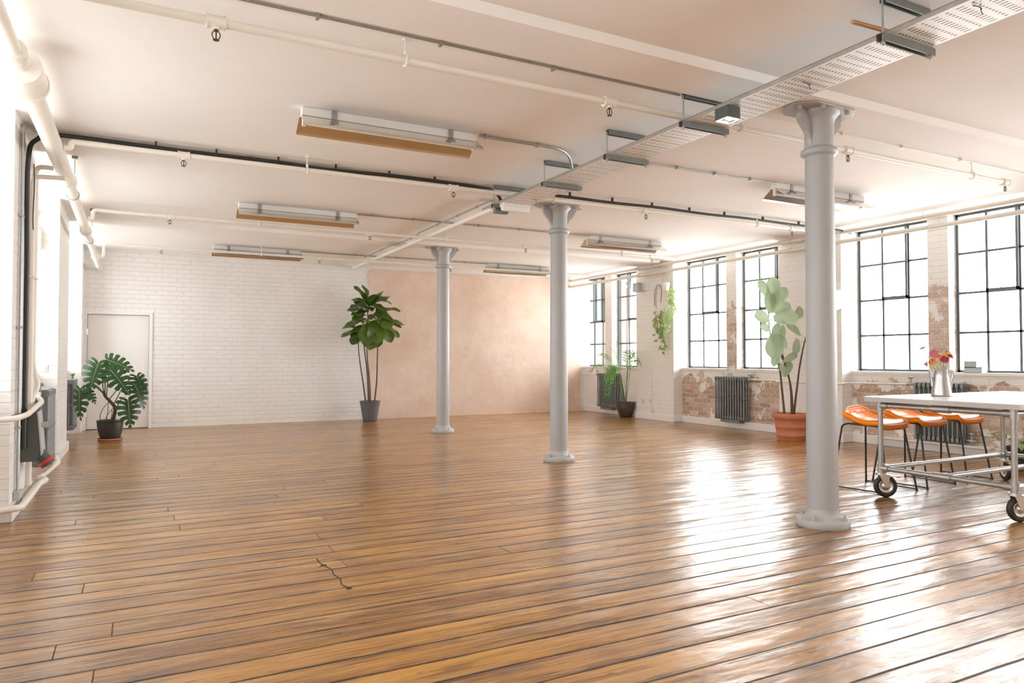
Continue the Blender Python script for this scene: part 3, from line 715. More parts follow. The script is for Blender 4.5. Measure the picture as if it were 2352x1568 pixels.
# industrial wall socket
t=thing('wall_socket',(-.82,7.3,.6),'charcoal industrial power socket with a red outlet on the left pier','socket')
obj('case',MB().prism([(-.88,.385),(-.765,.385),(-.735,.45),(-.765,.79),(-.88,.79)],1,7.16,7.40),M['greybox'],t,bevel=.008)
obj('front_cover',MB().prism([(-.735,.43),(-.725,.45),(-.755,.80),(-.767,.80)],1,7.155,7.405),M['greybox2'],t,bevel=.002)
obj('switch_knob',MB().cyl((-.757,7.28,.68),(-.72,7.28,.685),.022,12).cbox((-.712,7.28,.685),(.02,.012,.05)),M['greybox2'],t)
obj('outlet',MB().cyl((-.765,7.28,.44),(-.712,7.28,.372),.055,18),M['greybox'],t)
obj('outlet_ring',MB().cyl((-.718,7.28,.381),(-.703,7.28,.360),.064,20),M['red'],t,label='red ring')
obj('outlet_cap',MB().cyl((-.703,7.28,.359),(-.690,7.28,.340),.058,18),M['greybox'],t)
t=thing('alarm_box',(-1.12,10.05,2.65),'cream rounded alarm box high on the left bay pier','box')
obj('case',MB().prism([(-1.20,2.53),(-1.06,2.53),(-1.06,2.76),(-1.09,2.83),(-1.20,2.85)],1,10.0,10.098),M['cream'],t,bevel=.015)
obj('terminal_box',MB().box(-1.18,-1.12,10.03,10.098,2.92,3.04).cyl((-1.15,10.06,2.85),(-1.15,10.06,2.92),.012,8),M['greybox2'],t,bevel=.004)
one('light_switch',MB().box(-1.06,-.98,10.085,10.10,1.10,1.18).box(-1.035,-1.005,10.075,10.086,1.12,1.16),M['trim'],(-1.02,10.09,1.14),'white light switch plate on the left pier beyond the radiator','switch',bevel=.003)
# sockets on the right piers
t=thing('pier_socket',(9.27,7.25,.3),'small grey socket box low on the pier behind the nearest column','socket')
obj('box',MB().box(9.235,9.28,7.21,7.30,.25,.36),M['greybox2'],t,bevel=.004)
obj('conduit_run',MB().cyl((9.265,7.255,.36),(9.265,7.255,2.9),.010,8),M['cream'],t)
t=one('pier_conduit',MB().cyl((9.268,11.575,.14),(9.268,11.575,1.02),.007,8).cbox((9.265,11.575,.13),(.02,.03,.03)),M['cream'],(9.27,11.575,.6),'thin cream conduit low on the pier under the hanging plant','conduit')
# speaker
t=thing('wall_speaker',(9.15,11.85,2.72),'small pale blue-grey speaker on the far pier','speaker')
obj('cabinet',MB().box(9.07,9.19,11.76,11.93,2.63,2.82),M['speaker'],t,bevel=.012)
obj('grille',MB().box(9.08,9.18,11.752,11.762,2.645,2.805),basic('blue_grey_grille',(.40,.47,.54),.7),t)
obj('wall_bracket',MB().cyl((9.19,11.82,2.73),(9.28,11.74,2.73),.014,8).cbox((9.272,11.72,2.73),(.016,.10,.12)).tube(spline([(9.26,11.70,2.76),(9.24,11.65,2.70),(9.27,11.62,2.62)]),.005,6),M['white'],t)

# ------------------------------------------------------------------ plants
def leaf(l,w,shape='fiddle',droop=.3,fold=.25,nl=7,wave=.05,seed=0):
    """blade from the origin along +X, width along Y, upper face +Z"""
    rnd=random.Random(seed); m=MB(); prof={'fiddle':lambda t:(.18+.62*t+.25*math.sin(PI*t*1.0)) *math.sqrt(max(0,1-t**5)),
      'oval':lambda t:math.sin(PI*(t**.8))**.8,'heart':lambda t:(1-t)**.75*(min(1,t*9+.35))*1.15}[shape]
    rows=[]
    ph=rnd.random()*6
    for i in range(nl+1):
        t=i/nl; ww=max(.004,prof(min(.999,max(.001,t)))*w/2)
        cx=l*t; cz=-droop*l*t*t; row=[]
        for s in (-1,-.55,0,.55,1):
            row.append((cx-abs(s)*.06*l*(1-t),s*ww,cz+abs(s)*ww*fold+wave*w*math.sin(ph+t*9+s*2)*abs(s)))
        rows.append(row)
    vs=[p for r_ in rows for p in r_]; fs=[]
    for i in range(nl):
        for k in range(4): fs.append((i*5+k,(i+1)*5+k,(i+1)*5+k+1,i*5+k+1))
    m.add(vs,fs,True)
    if shape=='fiddle': m.tube([V(r_[2])+V((0,0,.001)) for r_ in rows],[.0038*(1-.7*i/nl) for i in range(nl+1)],5,mi=1)
    return m
def frame(p,d,n):
    """matrix with X along d, Z near n"""
    d=V(d).normalized(); n=V(n); n=(n-d*n.dot(d)); n=n.normalized() if n.length>1e-4 else d.orthogonal().normalized()
    y=n.cross(d); return Matrix(((d.x,y.x,n.x,p[0]),(d.y,y.y,n.y,p[1]),(d.z,y.z,n.z,p[2]),(0,0,0,1)))
def pot(t,c,prof,mat,soilz,soilr,saucer=None):
    o=obj('plant_pot',MB().lathe(prof,c,36),mat,t)
    obj('soil',MB().lathe([(soilr,soilz-.01),(soilr*.6,soilz+.006),(.001,soilz+.012)],c,20),M['soil'],t)
    return o
def potprof(r0,r1,h,lip=.012,bulge=0,wall=.014):
    P=[(r0*.96,0),(r0,.008)]
    for k in range(1,8):
        f=k/8; P.append((r0+(r1-r0)*f+bulge*math.sin(PI*f),h*f))
    P+=[(r1,h-lip),(r1+.004,h-lip*.6),(r1+.003,h),(r1-wall,h),(r1-wall,h-.05)]
    return P
def petiole(mb,p,stems,r=.0045):
    """join a leaf base to the closest stem"""
    best=min((q for st in stems for q in spline(st,5)),key=lambda q:(q-V(p)).length+ (0 if q.z<p[2] else .1))
    if (best-V(p)).length>.012: mb.tube(spline([best,(best+V(p))/2+V((0,0,.012)),V(p)],3),r,5,mi=1)
    return mb
# ficus by the end wall
F=V((4.07,13.90,0))
t=thing('ficus_tree',F,'tall dark green fiddle-leaf tree in a grey pot by the pink plaster edge','plant')
pot(t,F,potprof(.135,.205,.405),M['potgrey'],.37,.185)
stems=[[(3.99,13.92,.36),(3.93,13.93,.8),(3.87,13.94,1.2),(3.835,13.93,1.55),(3.85,13.9,1.85)],
       [(4.07,13.88,.36),(4.055,13.89,.8),(4.01,13.9,1.25),(4.0,13.9,1.6),(4.02,13.9,2.1),(3.97,13.9,2.45)],
       [(4.05,13.93,.36),(4.03,13.94,.9),(3.97,13.95,1.4),(3.94,13.95,1.8),(3.93,13.95,2.3)],
       [(4.16,13.90,.36),(4.205,13.9,.8),(4.215,13.9,1.2),(4.225,13.9,1.6),(4.26,13.9,1.95),(4.18,13.9,2.35)]]
for s in stems: obj('stem',MB().tube(spline(s,5),[.017-.010*i/(5*(len(s)-1)) for i in range(5*(len(s)-1)+1)],8),M['bark'],t)
# (base, direction, length, width, droop, facing)
FL=[((4.02,13.8,2.35),(-.75,-.25,.28),.36,.20,.45),((3.98,13.85,2.42),(-.45,.1,.75),.34,.20,.3),((4.0,13.85,2.40),(-.15,-.3,.75),.34,.24,.3),
 ((4.10,13.8,2.30),(.35,-.3,.75),.36,.24,.25),((4.15,13.85,2.35),(.6,-.1,.5),.34,.20,.5),((4.20,13.8,2.20),(.75,-.25,.25),.42,.27,.55),
 ((4.2,13.75,2.25),(.30,-.5,-.75),.50,.30,.1),((3.95,13.8,2.20),(-.85,-.2,.12),.36,.19,.35),((3.97,13.8,2.2),(-.55,-.4,-.15),.30,.18,.3),
 ((4.05,13.75,2.2),(-.25,-.55,.35),.30,.20,.6),((4.12,13.72,2.12),(.2,-.6,.3),.3,.2,.6),((3.98,13.78,2.02),(-.6,-.35,.05),.34,.18,.3),
 ((4.02,13.7,1.98),(-.3,-.7,.1),.28,.19,.4),((4.10,13.7,2.0),(.35,-.6,.1),.30,.20,.4),((4.0,13.68,1.95),(-.25,-.35,-.85),.48,.30,.05),
 ((4.08,13.66,1.98),(.05,-.35,-.9),.46,.32,.05),((4.02,13.66,1.85),(-.12,-.3,-.9),.44,.32,.05),((4.1,13.7,1.82),(.12,-.3,-.85),.36,.24,.05),
 ((3.9,13.8,1.90),(-.55,-.2,-.5),.34,.18,.2),((3.88,13.82,1.98),(-.85,-.2,-.1),.36,.17,.45),((3.86,13.82,1.85),(-.8,-.2,.25),.34,.17,.6),
 ((3.85,13.82,1.78),(-.75,-.25,.1),.36,.17,.75),((3.84,13.8,1.72),(-.45,-.3,-.4),.28,.18,.2),((4.22,13.8,2.0),(.8,-.2,.05),.50,.22,.35),
 ((4.22,13.75,1.95),(.45,-.3,-.72),.44,.26,.08),((4.28,13.8,1.92),(.75,-.2,-.25),.36,.18,.2),((4.25,13.8,1.98),(.7,-.3,-.05),.42,.2,.3),((4.35,13.84,1.88),(.75,-.1,-.4),.36,.18,.15),
 ((4.05,13.8,2.3),(.05,-.5,.6),.32,.24,.4),((3.93,13.78,2.12),(-.7,-.3,-.25),.3,.17,.2),((4.15,13.78,2.1),(.55,-.45,-.05),.34,.2,.4)]
rr=random.Random(21)
for k in range(14):
    a=k*2.4; FL.append(((4.05+.10*math.cos(a),13.85+.05*math.sin(a),1.95+.04*k),(math.cos(a)*.8,-.25+.35*math.sin(a),rr.uniform(-.3,.45)),rr.uniform(.28,.36),rr.uniform(.17,.22),.4))
for i,(p,d,l,w,dr) in enumerate(FL):
    q=V(p)+V((0,.06,0)); nn=V((0,-.75,.66)) if d[2]<-.3 else V((0,-.35,.95))
    mb=leaf(l*1.04,w*1.5,'fiddle',dr*.6,.14,8,.06,i).xf(frame(q,d,nn))
    petiole(mb,q,stems); obj('leaf',mb,[M['ficus'],M['vein']],t,subsurf=1)
# fiddle-leaf behind the near column
T0=V((8.87,7.72,0))
t=thing('fiddle_leaf_plant',T0,'haze-paled fiddle-leaf plant in a terracotta pot half hidden by the nearest column','plant')
tp=[(.235,0),(.245,.01),(.252,.06),(.262,.065),(.262,.085),(.254,.09),(.268,.19),(.278,.195),(.278,.215),(.270,.22),(.290,.33),(.320,.338),(.328,.35),(.328,.40),(.318,.41),(.29,.41),(.285,.36)]
tp=[(a*.82,b_) for a,b_ in tp]; pot(t,T0,tp,M['terra'],.37,.225)
fs=[[(8.72,7.70,.36),(8.67,7.7,.75),(8.62,7.7,1.1),(8.52,7.7,1.35),(8.42,7.7,1.65),(8.38,7.7,2.12)],
    [(8.90,7.70,.36),(8.86,7.7,.8),(8.74,7.7,1.15),(8.58,7.7,1.4),(8.50,7.7,1.6)],
    [(8.92,7.74,.36),(8.90,7.74,.8),(8.80,7.74,1.15),(8.72,7.74,1.35),(8.75,7.74,1.6)],
    [(8.96,7.74,.36),(9.04,7.74,.8),(9.10,7.72,1.2),(9.12,7.60,1.65),(9.11,7.34,1.98)]]
for s in fs: obj('stem',MB().tube(spline(s,5),[.018-.011*i/(5*(len(s)-1)) for i in range(5*(len(s)-1)+1)],8),M['bark'],t)
R2=[((8.38,7.62,2.14),(.05,-.1,1),.32,.22),((8.36,7.65,2.15),(-.5,0,.75),.30,.17),((8.42,7.6,2.06),(.55,-.1,.75),.33,.21),((8.44,7.62,1.93),(.75,-.1,.42),.33,.22),
    ((8.34,7.6,1.93),(-.3,-.2,.8),.30,.20),((8.30,7.6,1.84),(-.8,-.15,.15),.30,.24),((8.38,7.58,1.84),(.6,-.3,.12),.36,.30),((8.38,7.6,1.97),(-.05,-.3,.5),.3,.22),
    ((8.36,7.56,1.62),(-.22,-.2,-.75),.36,.30),((8.28,7.58,1.70),(-.75,-.2,.1),.20,.18),((8.42,7.58,1.60),(.35,-.2,-.5),.24,.18),((8.44,7.6,1.40),(.0,-.1,.95),.36,.18),((8.46,7.6,1.35),(-.3,-.1,-.55),.22,.14),
    ((8.56,7.64,1.38),(.10,-.1,.9),.36,.11),((8.66,7.66,1.20),(.75,-.1,.40),.30,.13),((8.68,7.66,.98),(.42,0,.75),.26,.15),((8.68,7.66,1.00),(-.35,0,.75),.18,.10),
    ((9.05,7.68,1.62),(-.75,-.1,.45),.32,.14),((8.98,7.68,1.55),(-.2,-.1,-.8),.22,.13),((9.10,7.30,1.98),(.02,-.75,.40),.44,.30),((9.10,7.32,2.0),(.0,-.3,.9),.30,.18),((9.05,7.68,2.05),(-.3,-.2,-.5),.2,.14)]
for i,(p,d,l,w) in enumerate(R2):
    mb=leaf(l*1.08,w*1.22,'fiddle',.15,.12,8,.04,50+i).xf(frame(p,d,V((-.5,-.75,.35)))); petiole(mb,V(p),fs); obj('leaf',mb,[M['fiddle'],M['veinpale']],t,subsurf=1)
# palm in the far bay
Pm=V((9.19,12.34,0))
t=thing('potted_palm',Pm,'feathery palm in a brown glazed pot beside the far bay radiator','plant')
pot(t,Pm,potprof(.125,.205,.325,bulge=.02),M['potbrown'],.29,.19)
def frond(base,tip,rise,n,ll,seed,mat):
    wid=.014 if mat=='palmb' else .012
    rr=random.Random(seed); b=V(base); e=V(tip); mid=(b+e)/2+V((0,0,rise)); pts=[]
    for k in range(15):
        u=k/14; pts.append(b*(1-u)**2+mid*2*u*(1-u)+e*u*u)
    m=MB().tube(pts,[.007*(1-k/16) for k in range(15)],6)
    for k in range(n):
        u=.38+.6*k/(n-1); i=min(13,int(u*14)); p=pts[i].lerp(pts[i+1],u*14-i) ; tg=(pts[i+1]-pts[i]).normalized()
        sd=tg.cross(V((0,0,1))); sd=sd.normalized() if sd.length>.05 else V((1,0,0))
        L_=ll*(.5+.5*math.sin(PI*min(1,.15+u*.8)))
        for s in (-1,1):
            d=(tg*.75+sd*s*.75+V((0,0,rr.uniform(-.25,.02)))).normalized()
            q=p+d*L_*.5+V((0,0,-.01)); r_=p+d*L_+V((0,0,-.25*L_))
            wd=tg.cross(d).cross(d); wd=(wd.normalized() if wd.length>.01 else V((0,0,1)))*wid
            m.add([p-wd*.3,p+wd*.3,q+wd,q-wd,r_],[(0,1,2,3),(3,2,4)],True)
    return m
FR=[((9.18,12.38,.3),(8.55,12.1,.86),1.0,16,.24,'palm'),((9.2,12.36,.3),(8.90,11.72,1.30),1.0,14,.24,'palm'),((9.22,12.4,.3),(9.26,12.15,1.33),.7,12,.17,'palm'),
    ((9.18,12.34,.3),(8.42,11.95,.50),1.35,20,.20,'palmb'),((9.18,12.42,.3),(8.7,12.5,1.35),.6,14,.24,'palm'),((9.23,12.38,.3),(8.98,11.62,1.14),.9,12,.17,'palm'),((9.2,12.4,.3),(8.98,12.5,1.45),.5,14,.22,'palm'),((9.2,12.4,.3),(8.35,12.45,1.0),.8,14,.2,'palm')]
for i,(b_,e_,ri,n_,l_,mt) in enumerate(FR): obj('frond',frond(b_,e_,ri,n_,l_,i,mt),M[mt],t)
# monstera by the door
Q=V((-.40,12.55,0))
t=thing('monstera_plant',Q,'monstera with split leaves in a dark pot in front of the door','plant')
obj('saucer',MB().lathe([(.145,0),(.165,.004),(.170,.03),(.160,.03),(.155,.012)],Q,32),M['terra'],t,label='terracotta saucer')
pot(t,Q+V((0,0,.012)),potprof(.130,.185,.295,bulge=.012),M['potdark'],.265,.17)
tr=[(-.37,12.5,.28),(-.345,12.46,.38),(-.335,12.42,.50),(-.40,12.40,.60),(-.465,12.38,.68),(-.49,12.36,.76)]
obj('trunk',MB().tube(spline(tr,6),[.030-.012*i/30 for i in range(31)],10),M['bark'],t)
def monstera(size,seed=0,curl=.25,nf=8):
    """leaf from origin (petiole joint) along +X, upper face +Z, with deep side slits"""
    rr=random.Random(seed); m=MB()
    mg=spline([(-.03,.03,0),(-.15,.13,0),(-.13,.27,0),(0,.38,0),(.20,.43,0),(.42,.40,0),(.62,.32,0),(.80,.20,0),(.93,.09,0),(1.02,0,0)],8); nM=len(mg)-1
    def marg(q):
        q=max(0,min(1,q))*nM; i=min(nM-1,int(q)); return mg[i].lerp(mg[i+1],q-i)
    def mid(q): return V((max(0,(q-.16)/.84)**1.05*.98,0,0))
    def pt(q,f,s,adv=0):
        a=mid(q); b=marg(q+adv); p=a.lerp(b,f); x,y=p.x,p.y
        z=-curl*max(0,x)**2*.5-curl*1.1*y*y+.10*abs(y)*math.exp(-((abs(y)-.12)/.1)**2)
        return (x*size,s*y*size,z*size)
    for s in (-1,1):
        sol=.30
        for k in range(nf):
            q0=k/nf; q1=(k+1)/nf; w=q1-q0; last=k==nf-1
            rows=[]
            for f,g0,g1 in ((0,0,0),(.2,0,0),(sol,.03,.04),(.50,.10,.20),(.78,.10,.21),(.93,.16,.25),(1.0*rr.uniform(.94,1.03),.30,.36)):
                if k==0: g0*=.3
                if last: g1=0
                a=q0+w*g0; b_=q1-w*g1; r_=[]
                for u in (0,.5,1): r_.append(pt(a+(b_-a)*u,f*(1.03 if (u==.5 and f>.95) else 1),s,.03*f))
                rows.append(r_)
            vs=[p for r_ in rows for p in r_]; fs=[]
            for i in range(len(rows)-1):
                for j in range(2):
                    q=(i*3+j,(i+1)*3+j,(i+1)*3+j+1,i*3+j+1); fs.append(q if s<0 else q[::-1])
            m.add(vs,fs,True)
    m.tube([V(pt(.16+.84*k/9,0,1))+V((0,0,.001)) for k in range(10)],[.006*size/.45*(1-.07*k) for k in range(10)],6,mi=1)
    return m
ML=[((-.555,12.30,1.19),(-.22,-.25,-.80),(.0,-1,.40),.44,1),((-.46,12.36,1.235),(.60,-.20,-.22),(-.05,-.80,.65),.42,2),((-.40,12.22,1.08),(.52,-.30,-.62),(.25,-.85,.55),.46,3),
    ((-.05,12.40,.98),(.26,-.2,-.62),(.5,-.85,.2),.36,4),((-.08,12.32,.86),(.36,-.2,-.80),(.35,-.9,.25),.40,5),((-.16,12.25,.62),(.10,-.25,-.95),(.12,-1,.2),.42,6),
    ((-.78,12.22,.80),(-.10,-.12,-.98),(-.8,-.6,.2),.46,7),((-.71,12.24,.80),(.42,-.25,-.55),(.2,-.45,.85),.26,8)]
jn=[(-.49,12.36,.76),(-.47,12.37,.72),(-.45,12.38,.68),(-.36,12.41,.54),(-.42,12.39,.62),(-.335,12.43,.45),(-.47,12.38,.70),(-.47,12.38,.70)]
for i,((p,d,n_,sz,sd),j) in enumerate(zip(ML,jn)):
    p=V(p); j=V(j); mid=(p+j)/2+V((0,0,.10 if p.z>j.z-.1 else .14))
    obj('petiole',MB().tube(spline([j,mid,p],6),.0085,8),M['stemgreen'],t)
    obj('leaf',monstera(sz*1.0,sd,.35).xf(frame(p,d,n_)),[M['monst'],M['vein']],t)
for a in ([(-.40,12.4,.62),(-.50,12.35,.48),(-.53,12.38,.35),(-.49,12.44,.28)],[(-.42,12.4,.60),(-.43,12.36,.45),(-.45,12.4,.28)],[(-.36,12.42,.5),(-.43,12.36,.40),(-.47,12.4,.28)],[(-.37,12.42,.47),(-.38,12.34,.36),(-.40,12.42,.28)]):
    obj('aerial_root',MB().tube(spline(a,5),.005,6),M['bark'],t)
# hanging pothos on the far pier
t=thing('hanging_pothos',(9.18,11.05,2.6),'trailing yellow-green plant hanging in a small white pot on the far pier','plant')
obj('plant_pot',MB().lathe([(.03,2.58),(.05,2.585),(.068,2.63),(.076,2.69),(.078,2.74),(.068,2.74),(.064,2.70)],(9.16,10.98,0),20),M['white'],t)
hk=V((9.20,11.03,3.12))
for e in ((9.16,11.05,2.74),(9.10,10.96,2.74),(9.22,10.90,2.74),(9.20,11.16,2.70)): obj('cord',MB().cyl(hk,e,.003,6),M['rope2'],t)
obj('cord_loop',MB().tube(spline([(9.14,11.30,2.30),(9.15,11.31,2.55),(9.15,11.24,2.70),(9.15,11.15,2.71),(9.15,11.10,2.6),(9.15,11.12,2.35)]),.006,6).tube(spline([(9.13,11.24,2.25),(9.14,11.26,2.5),(9.14,11.21,2.66),(9.15,11.14,2.69)]),.005,6),M['rope'],t,label='dark knotted cord')
rr=random.Random(5)
for v in range(11):
    y0=11.22-.055*v; z0=2.66-.02*abs(v-8) if v>6 else 2.25-.05*rr.random()
    zl=[1.75,1.68,1.58,1.42,1.34,1.40,1.6,1.72,1.78,1.9,2.0][v]
    yl=[11.22,11.20,11.14,11.10,11.06,11.02,11.0,10.90,10.84,10.80,10.76][v]
    x0=9.14-.03*rr.random(); P_=[(x0,y0,z0)]
    for k in range(1,6): P_.append((x0+rr.uniform(-.05,.03),y0+(yl-y0)*k/5+rr.uniform(-.05,.05),z0+(zl-z0)*k/5))
    sp_=spline(P_,5); m=MB().tube(sp_,.0035,5)
    for k in range(2,len(sp_),2+(v%2)):
        a=rr.uniform(0,2*PI); l=rr.uniform(.055,.095); d=(math.cos(a)*.5-.3,math.sin(a)*.9,rr.uniform(-.9,.1))
        m.merge(leaf(l,l*.85,'heart',.3,.2,4,.03,k).xf(frame(sp_[k],d,(-.7+rr.uniform(-.5,.5),-.6+rr.uniform(-.5,.5),.5))))
    obj('trailing_vine',m,M['pothos'],t)
# small plant at the right edge
t=thing('small_potted_plant',(8.95,4.55,0),'yellow-green leafy plant low by the brick wall at the right edge','plant')
pot(t,V((8.95,4.55,0)),potprof(.10,.14,.24),M['potdark'],.21,.125)
rr=random.Random(9)
for k in range(16):
    a=k*2.4; e=rr.uniform(.3,1.1); d=V((math.cos(a)*math.cos(e),math.sin(a)*math.cos(e),math.sin(e))); b_=V((8.95,4.55,.22)); q=b_+d*rr.uniform(.12,.30)
    obj('leaf',MB().tube([b_,q],.004,5).merge(leaf(.17,.08,'oval',.5,.2,6,.03,k).xf(frame(q,(d.x,d.y,d.z*.4),(0,0,1)))),M['pothos'],t)

# ------------------------------------------------------------------ table
TX0,TX1,TY0,TY1,TZ=5.86,8.12,2.97,4.27,.905
t=thing('pipe_table',(7,3.6,0),'white-topped bar table on a grey pipe frame with castors','table')
obj('tabletop',MB().box(TX0,TX1,TY0,TY1,TZ-.006,TZ),M['top'],t,label='white laminate top')
obj('top_edge',MB().box(TX0,TX1,TY0,TY1,TZ-.044,TZ-.006),M['topedge'],t,label='grey edge of the top',bevel=.001)
xs=(5.945,7.90); ys=(3.06,4.17); PR=.0225; zt=.825; zl=.262
for x in xs:
    for y in ys:
        obj('leg',MB().cyl((x,y,.215),(x,y,.86),PR,16),M['pipe'],t)
        obj('pipe_fitting',MB().cyl((x,y,zl-.045),(x,y,zl+.045),.031,16).cyl((x,y,zl),(x,y+(.075 if y<3.5 else -.075),zl),.031,16).cyl((x,y,zl),(x+(.075 if x<6.5 else -.075),y,zl),.031,16),M['pipe'],t)
        obj('pipe_fitting',MB().cyl((x,y,zt-.045),(x,y,.861),.031,16).cyl((x,y,zt),(x,y+(.075 if y<3.5 else -.075),zt),.031,16).cyl((x,y,zt),(x+(.075 if x<6.5 else -.075),y,zt),.031,16),M['pipe'],t)
for x in xs:
    for z_ in (zl,zt): 
        obj('rail',MB().cyl((x,ys[0],z_),(x,ys[1],z_),PR,16),M['pipe'],t)
        obj('pipe_fitting',MB().cyl((x,3.54,z_),(x,3.69,z_),.031,16).cyl((x,3.615,z_),(x+(.07 if x<6.5 else -.07),3.615,z_),.031,16),M['pipe'],t)
for y in ys+(3.615,):
    for z_ in (zl,zt): obj('rail',MB().cyl((xs[0],y,z_),(xs[1],y,z_),PR,16),M['pipe'],t)
def castor(x,y,a,brake):
    c,s=math.cos(a),math.sin(a); ax=V((-s,c,0)); fw=V((c,s,0)); w0=V((x,y,0))+fw*.035
    R_=Matrix(((c,-s,0,w0.x),(s,c,0,w0.y),(0,0,1,.1),(0,0,0,1)))
    # wheel axis = local y
    rot=R_@Matrix.Rotation(PI/2,4,'X')
    f=MB().cyl((x,y,.2),(x,y,.222),.045,16)
    for sd in (-1,1):
        q=MB().prism([(-.060,.105),(.030,.105),(.018,-.012),(-.012,-.012),(-.03,.03)],1,sd*.030-.003,sd*.030+.003); f.merge(q,R_)
    f.merge(MB().box(-.06,.035,-.033,.033,.098,.106).cyl((0,-.036,0),(0,.036,0),.009,10),R_)
    fo=obj('castor_fork',f,M['chrome'],t)
    obj('wheel_hub',MB().merge(MB().lathe([(.006,-.024),(.018,-.023),(.020,-.016),(.048,-.008),(.056,-.018),(.061,-.020),(.061,.020),(.056,.018),(.048,.008),(.020,.016),(.018,.023),(.006,.024)],(0,0,0),24),rot),M['chrome'],fo)
    obj('tyre',MB().merge(MB().lathe([(.060,-.018),(.085,-.021),(.096,-.016),(.1,-.006),(.1,.006),(.096,.016),(.085,.021),(.060,.018),(.060,-.018)],(0,0,0),32,caps=False),rot),M['dark'],fo)
    if brake: obj('brake_pedal',MB().merge(MB().box(.02,.10,-.02,.02,.088,.094).box(.095,.125,-.022,.022,.080,.092).cyl((.02,-.022,.08),(.02,.022,.08),.012,8),R_),M['chrome'],fo)
castor(xs[0],ys[1],-.62,True); castor(xs[0],ys[0],-.45,False); castor(xs[1],ys[1],-2.2,True); castor(xs[1],ys[0],-1.0,False)

# jug and flowers
J=V((6.50,3.95,TZ))
t=thing('metal_jug',J,'brushed steel jug of flowers standing on the white table','jug')
obj('body',MB().lathe([(.083,0),(.086,.004),(.085,.02),(.064,.16),(.056,.232),(.058,.238),(.054,.238),(.05,.19)],J,36),M['jug'],t)
hd_=V((.58,-.81,0))
obj('handle',MB().tube(spline([J+hd_*.053+V((0,0,.222)),J+hd_*.082+V((0,0,.228)),J+hd_*.094+V((0,0,.195)),J+hd_*.076+V((0,0,.12)),J+hd_*.07+V((0,0,.075))],6),.012,10,flat=.45),M['jug'],t)
sd_=-hd_
obj('spout',MB().tube([J+sd_*.068+V((0,0,.09)),J+sd_*.076+V((0,0,.16)),J+sd_*.092+V((0,0,.225)),J+sd_*.098+V((0,0,.245))],[.018,.014,.010,.012],10),M['jug'],t)
def flower(off,h,face,r,mat,label,droop=0):
    """off along the picture-plane axis hd_, h above the jug rim"""
    base=J+V((0,0,.15)); head=J+hd_*off[0]+V((-.81,-.58,0))*(-off[1])+V((0,0,.238+h))
    rim=J+hd_*max(-.04,min(.04,off[0]*.35))+V((0,0,.236))
    t=thing('gerbera_flower',tuple(head),label,'flower','cut flowers in the steel jug')
    n=V(face).normalized()
    obj('flower_stem',MB().tube(spline([base,rim,(rim+head)/2+V((0,0,.012)),head-n*.012],5),.0042,6),M['fstem'],t)
    m=MB(); fm=frame(head,n.orthogonal(),n)
    for k in range(18):
        a=2*PI*k/18; Z=Matrix.Rotation(a,4,'Z')
        pm_=MB().add([(r*.25,-.003,0),(r*.25,.003,0),(r*.65,.0085*r/.045,-.004-.15*r*droop),(r*.65,-.0085*r/.045,-.004-.15*r*droop),(r,0,-.010-.45*r*droop)],[(0,3,2,1),(3,4,2)],True)
        m.merge(pm_,fm@Z)
    for k in range(14):
        a=2*PI*(k+.5)/14; Z=Matrix.Rotation(a,4,'Z')
        m.merge(MB().add([(r*.15,-.003,.004),(r*.15,.003,.004),(r*.5,.006*r/.045,.006),(r*.5,-.006*r/.045,.006),(r*.75,0,.002)],[(0,3,2,1),(3,4,2)],True),fm@Z)
    obj('petals',m,M[mat],t)
    obj('flower_centre',MB().merge(MB().lathe([(r*.30,.002),(r*.26,.008),(r*.12,.011),(.001,.012)],(0,0,0),14),fm),M['pet_mauve'] if mat=='pet_pink' else M['pet_red'],t)
tc=V((-.81,-.58,0))   # towards the camera
flower((-.055,0),.152,tc+V((0,0,.25)),.042,'pet_pink','pink gerbera with a mauve centre facing out at the middle of the bunch')
flower((-.150,0),.212,V((-.25,.4,1)),.044,'pet_mauve','mauve gerbera on the tallest stem, leaning far from the jug handle',.5)
flower((-.070,.01),.085,tc*.6+V((-.3,.3,.7)),.044,'pet_orange','coral orange gerbera low above the jug spout')
flower((.045,0),.165,tc*.35+V((0,0,1)),.046,'pet_yellow','amber yellow gerbera highest above the jug handle')
flower((.030,-.005),.105,tc*.7+V((.1,-.1,.45)),.044,'pet_red','dark red gerbera low in front of the amber one',.4)
flower((.080,.01),.135,tc*.2+V((.3,-.4,.6)),.044,'pet_red','dark red gerbera leaning out past the jug handle',.3)
flower((-.010,.02),.128,tc*.5+V((0,0,1)),.036,'pet_orange','small orange gerbera in the heart of the bunch')
flower((-.125,.01),.055,V((-.6,.7,.05)),.036,'pet_mauve','wilted mauve gerbera drooping beside the spout',.9)

# books on the sill
X0=9.60
for z0,z1,ya,yb,lab in ((1.066,1.135,5.27,5.49,'lower grey book of the pair stacked on the window sill'),(1.135,1.215,5.34,5.49,'smaller upper grey book of the pair stacked on the window sill')):
    t=thing('grey_book',(X0,(ya+yb)/2,z0),lab,'book','books on the sill')
    obj('pages',MB().box(X0-.062,X0+.066,ya+.004,yb-.004,z0+.005,z1-.005),M['page'],t)
    obj('cover',MB().box(X0-.07,X0+.07,ya,yb,z0,z0+.005).box(X0-.07,X0+.07,ya,yb,z1-.005,z1).box(X0-.07,X0-.064,ya,yb,z0,z1),M['paper'],t)

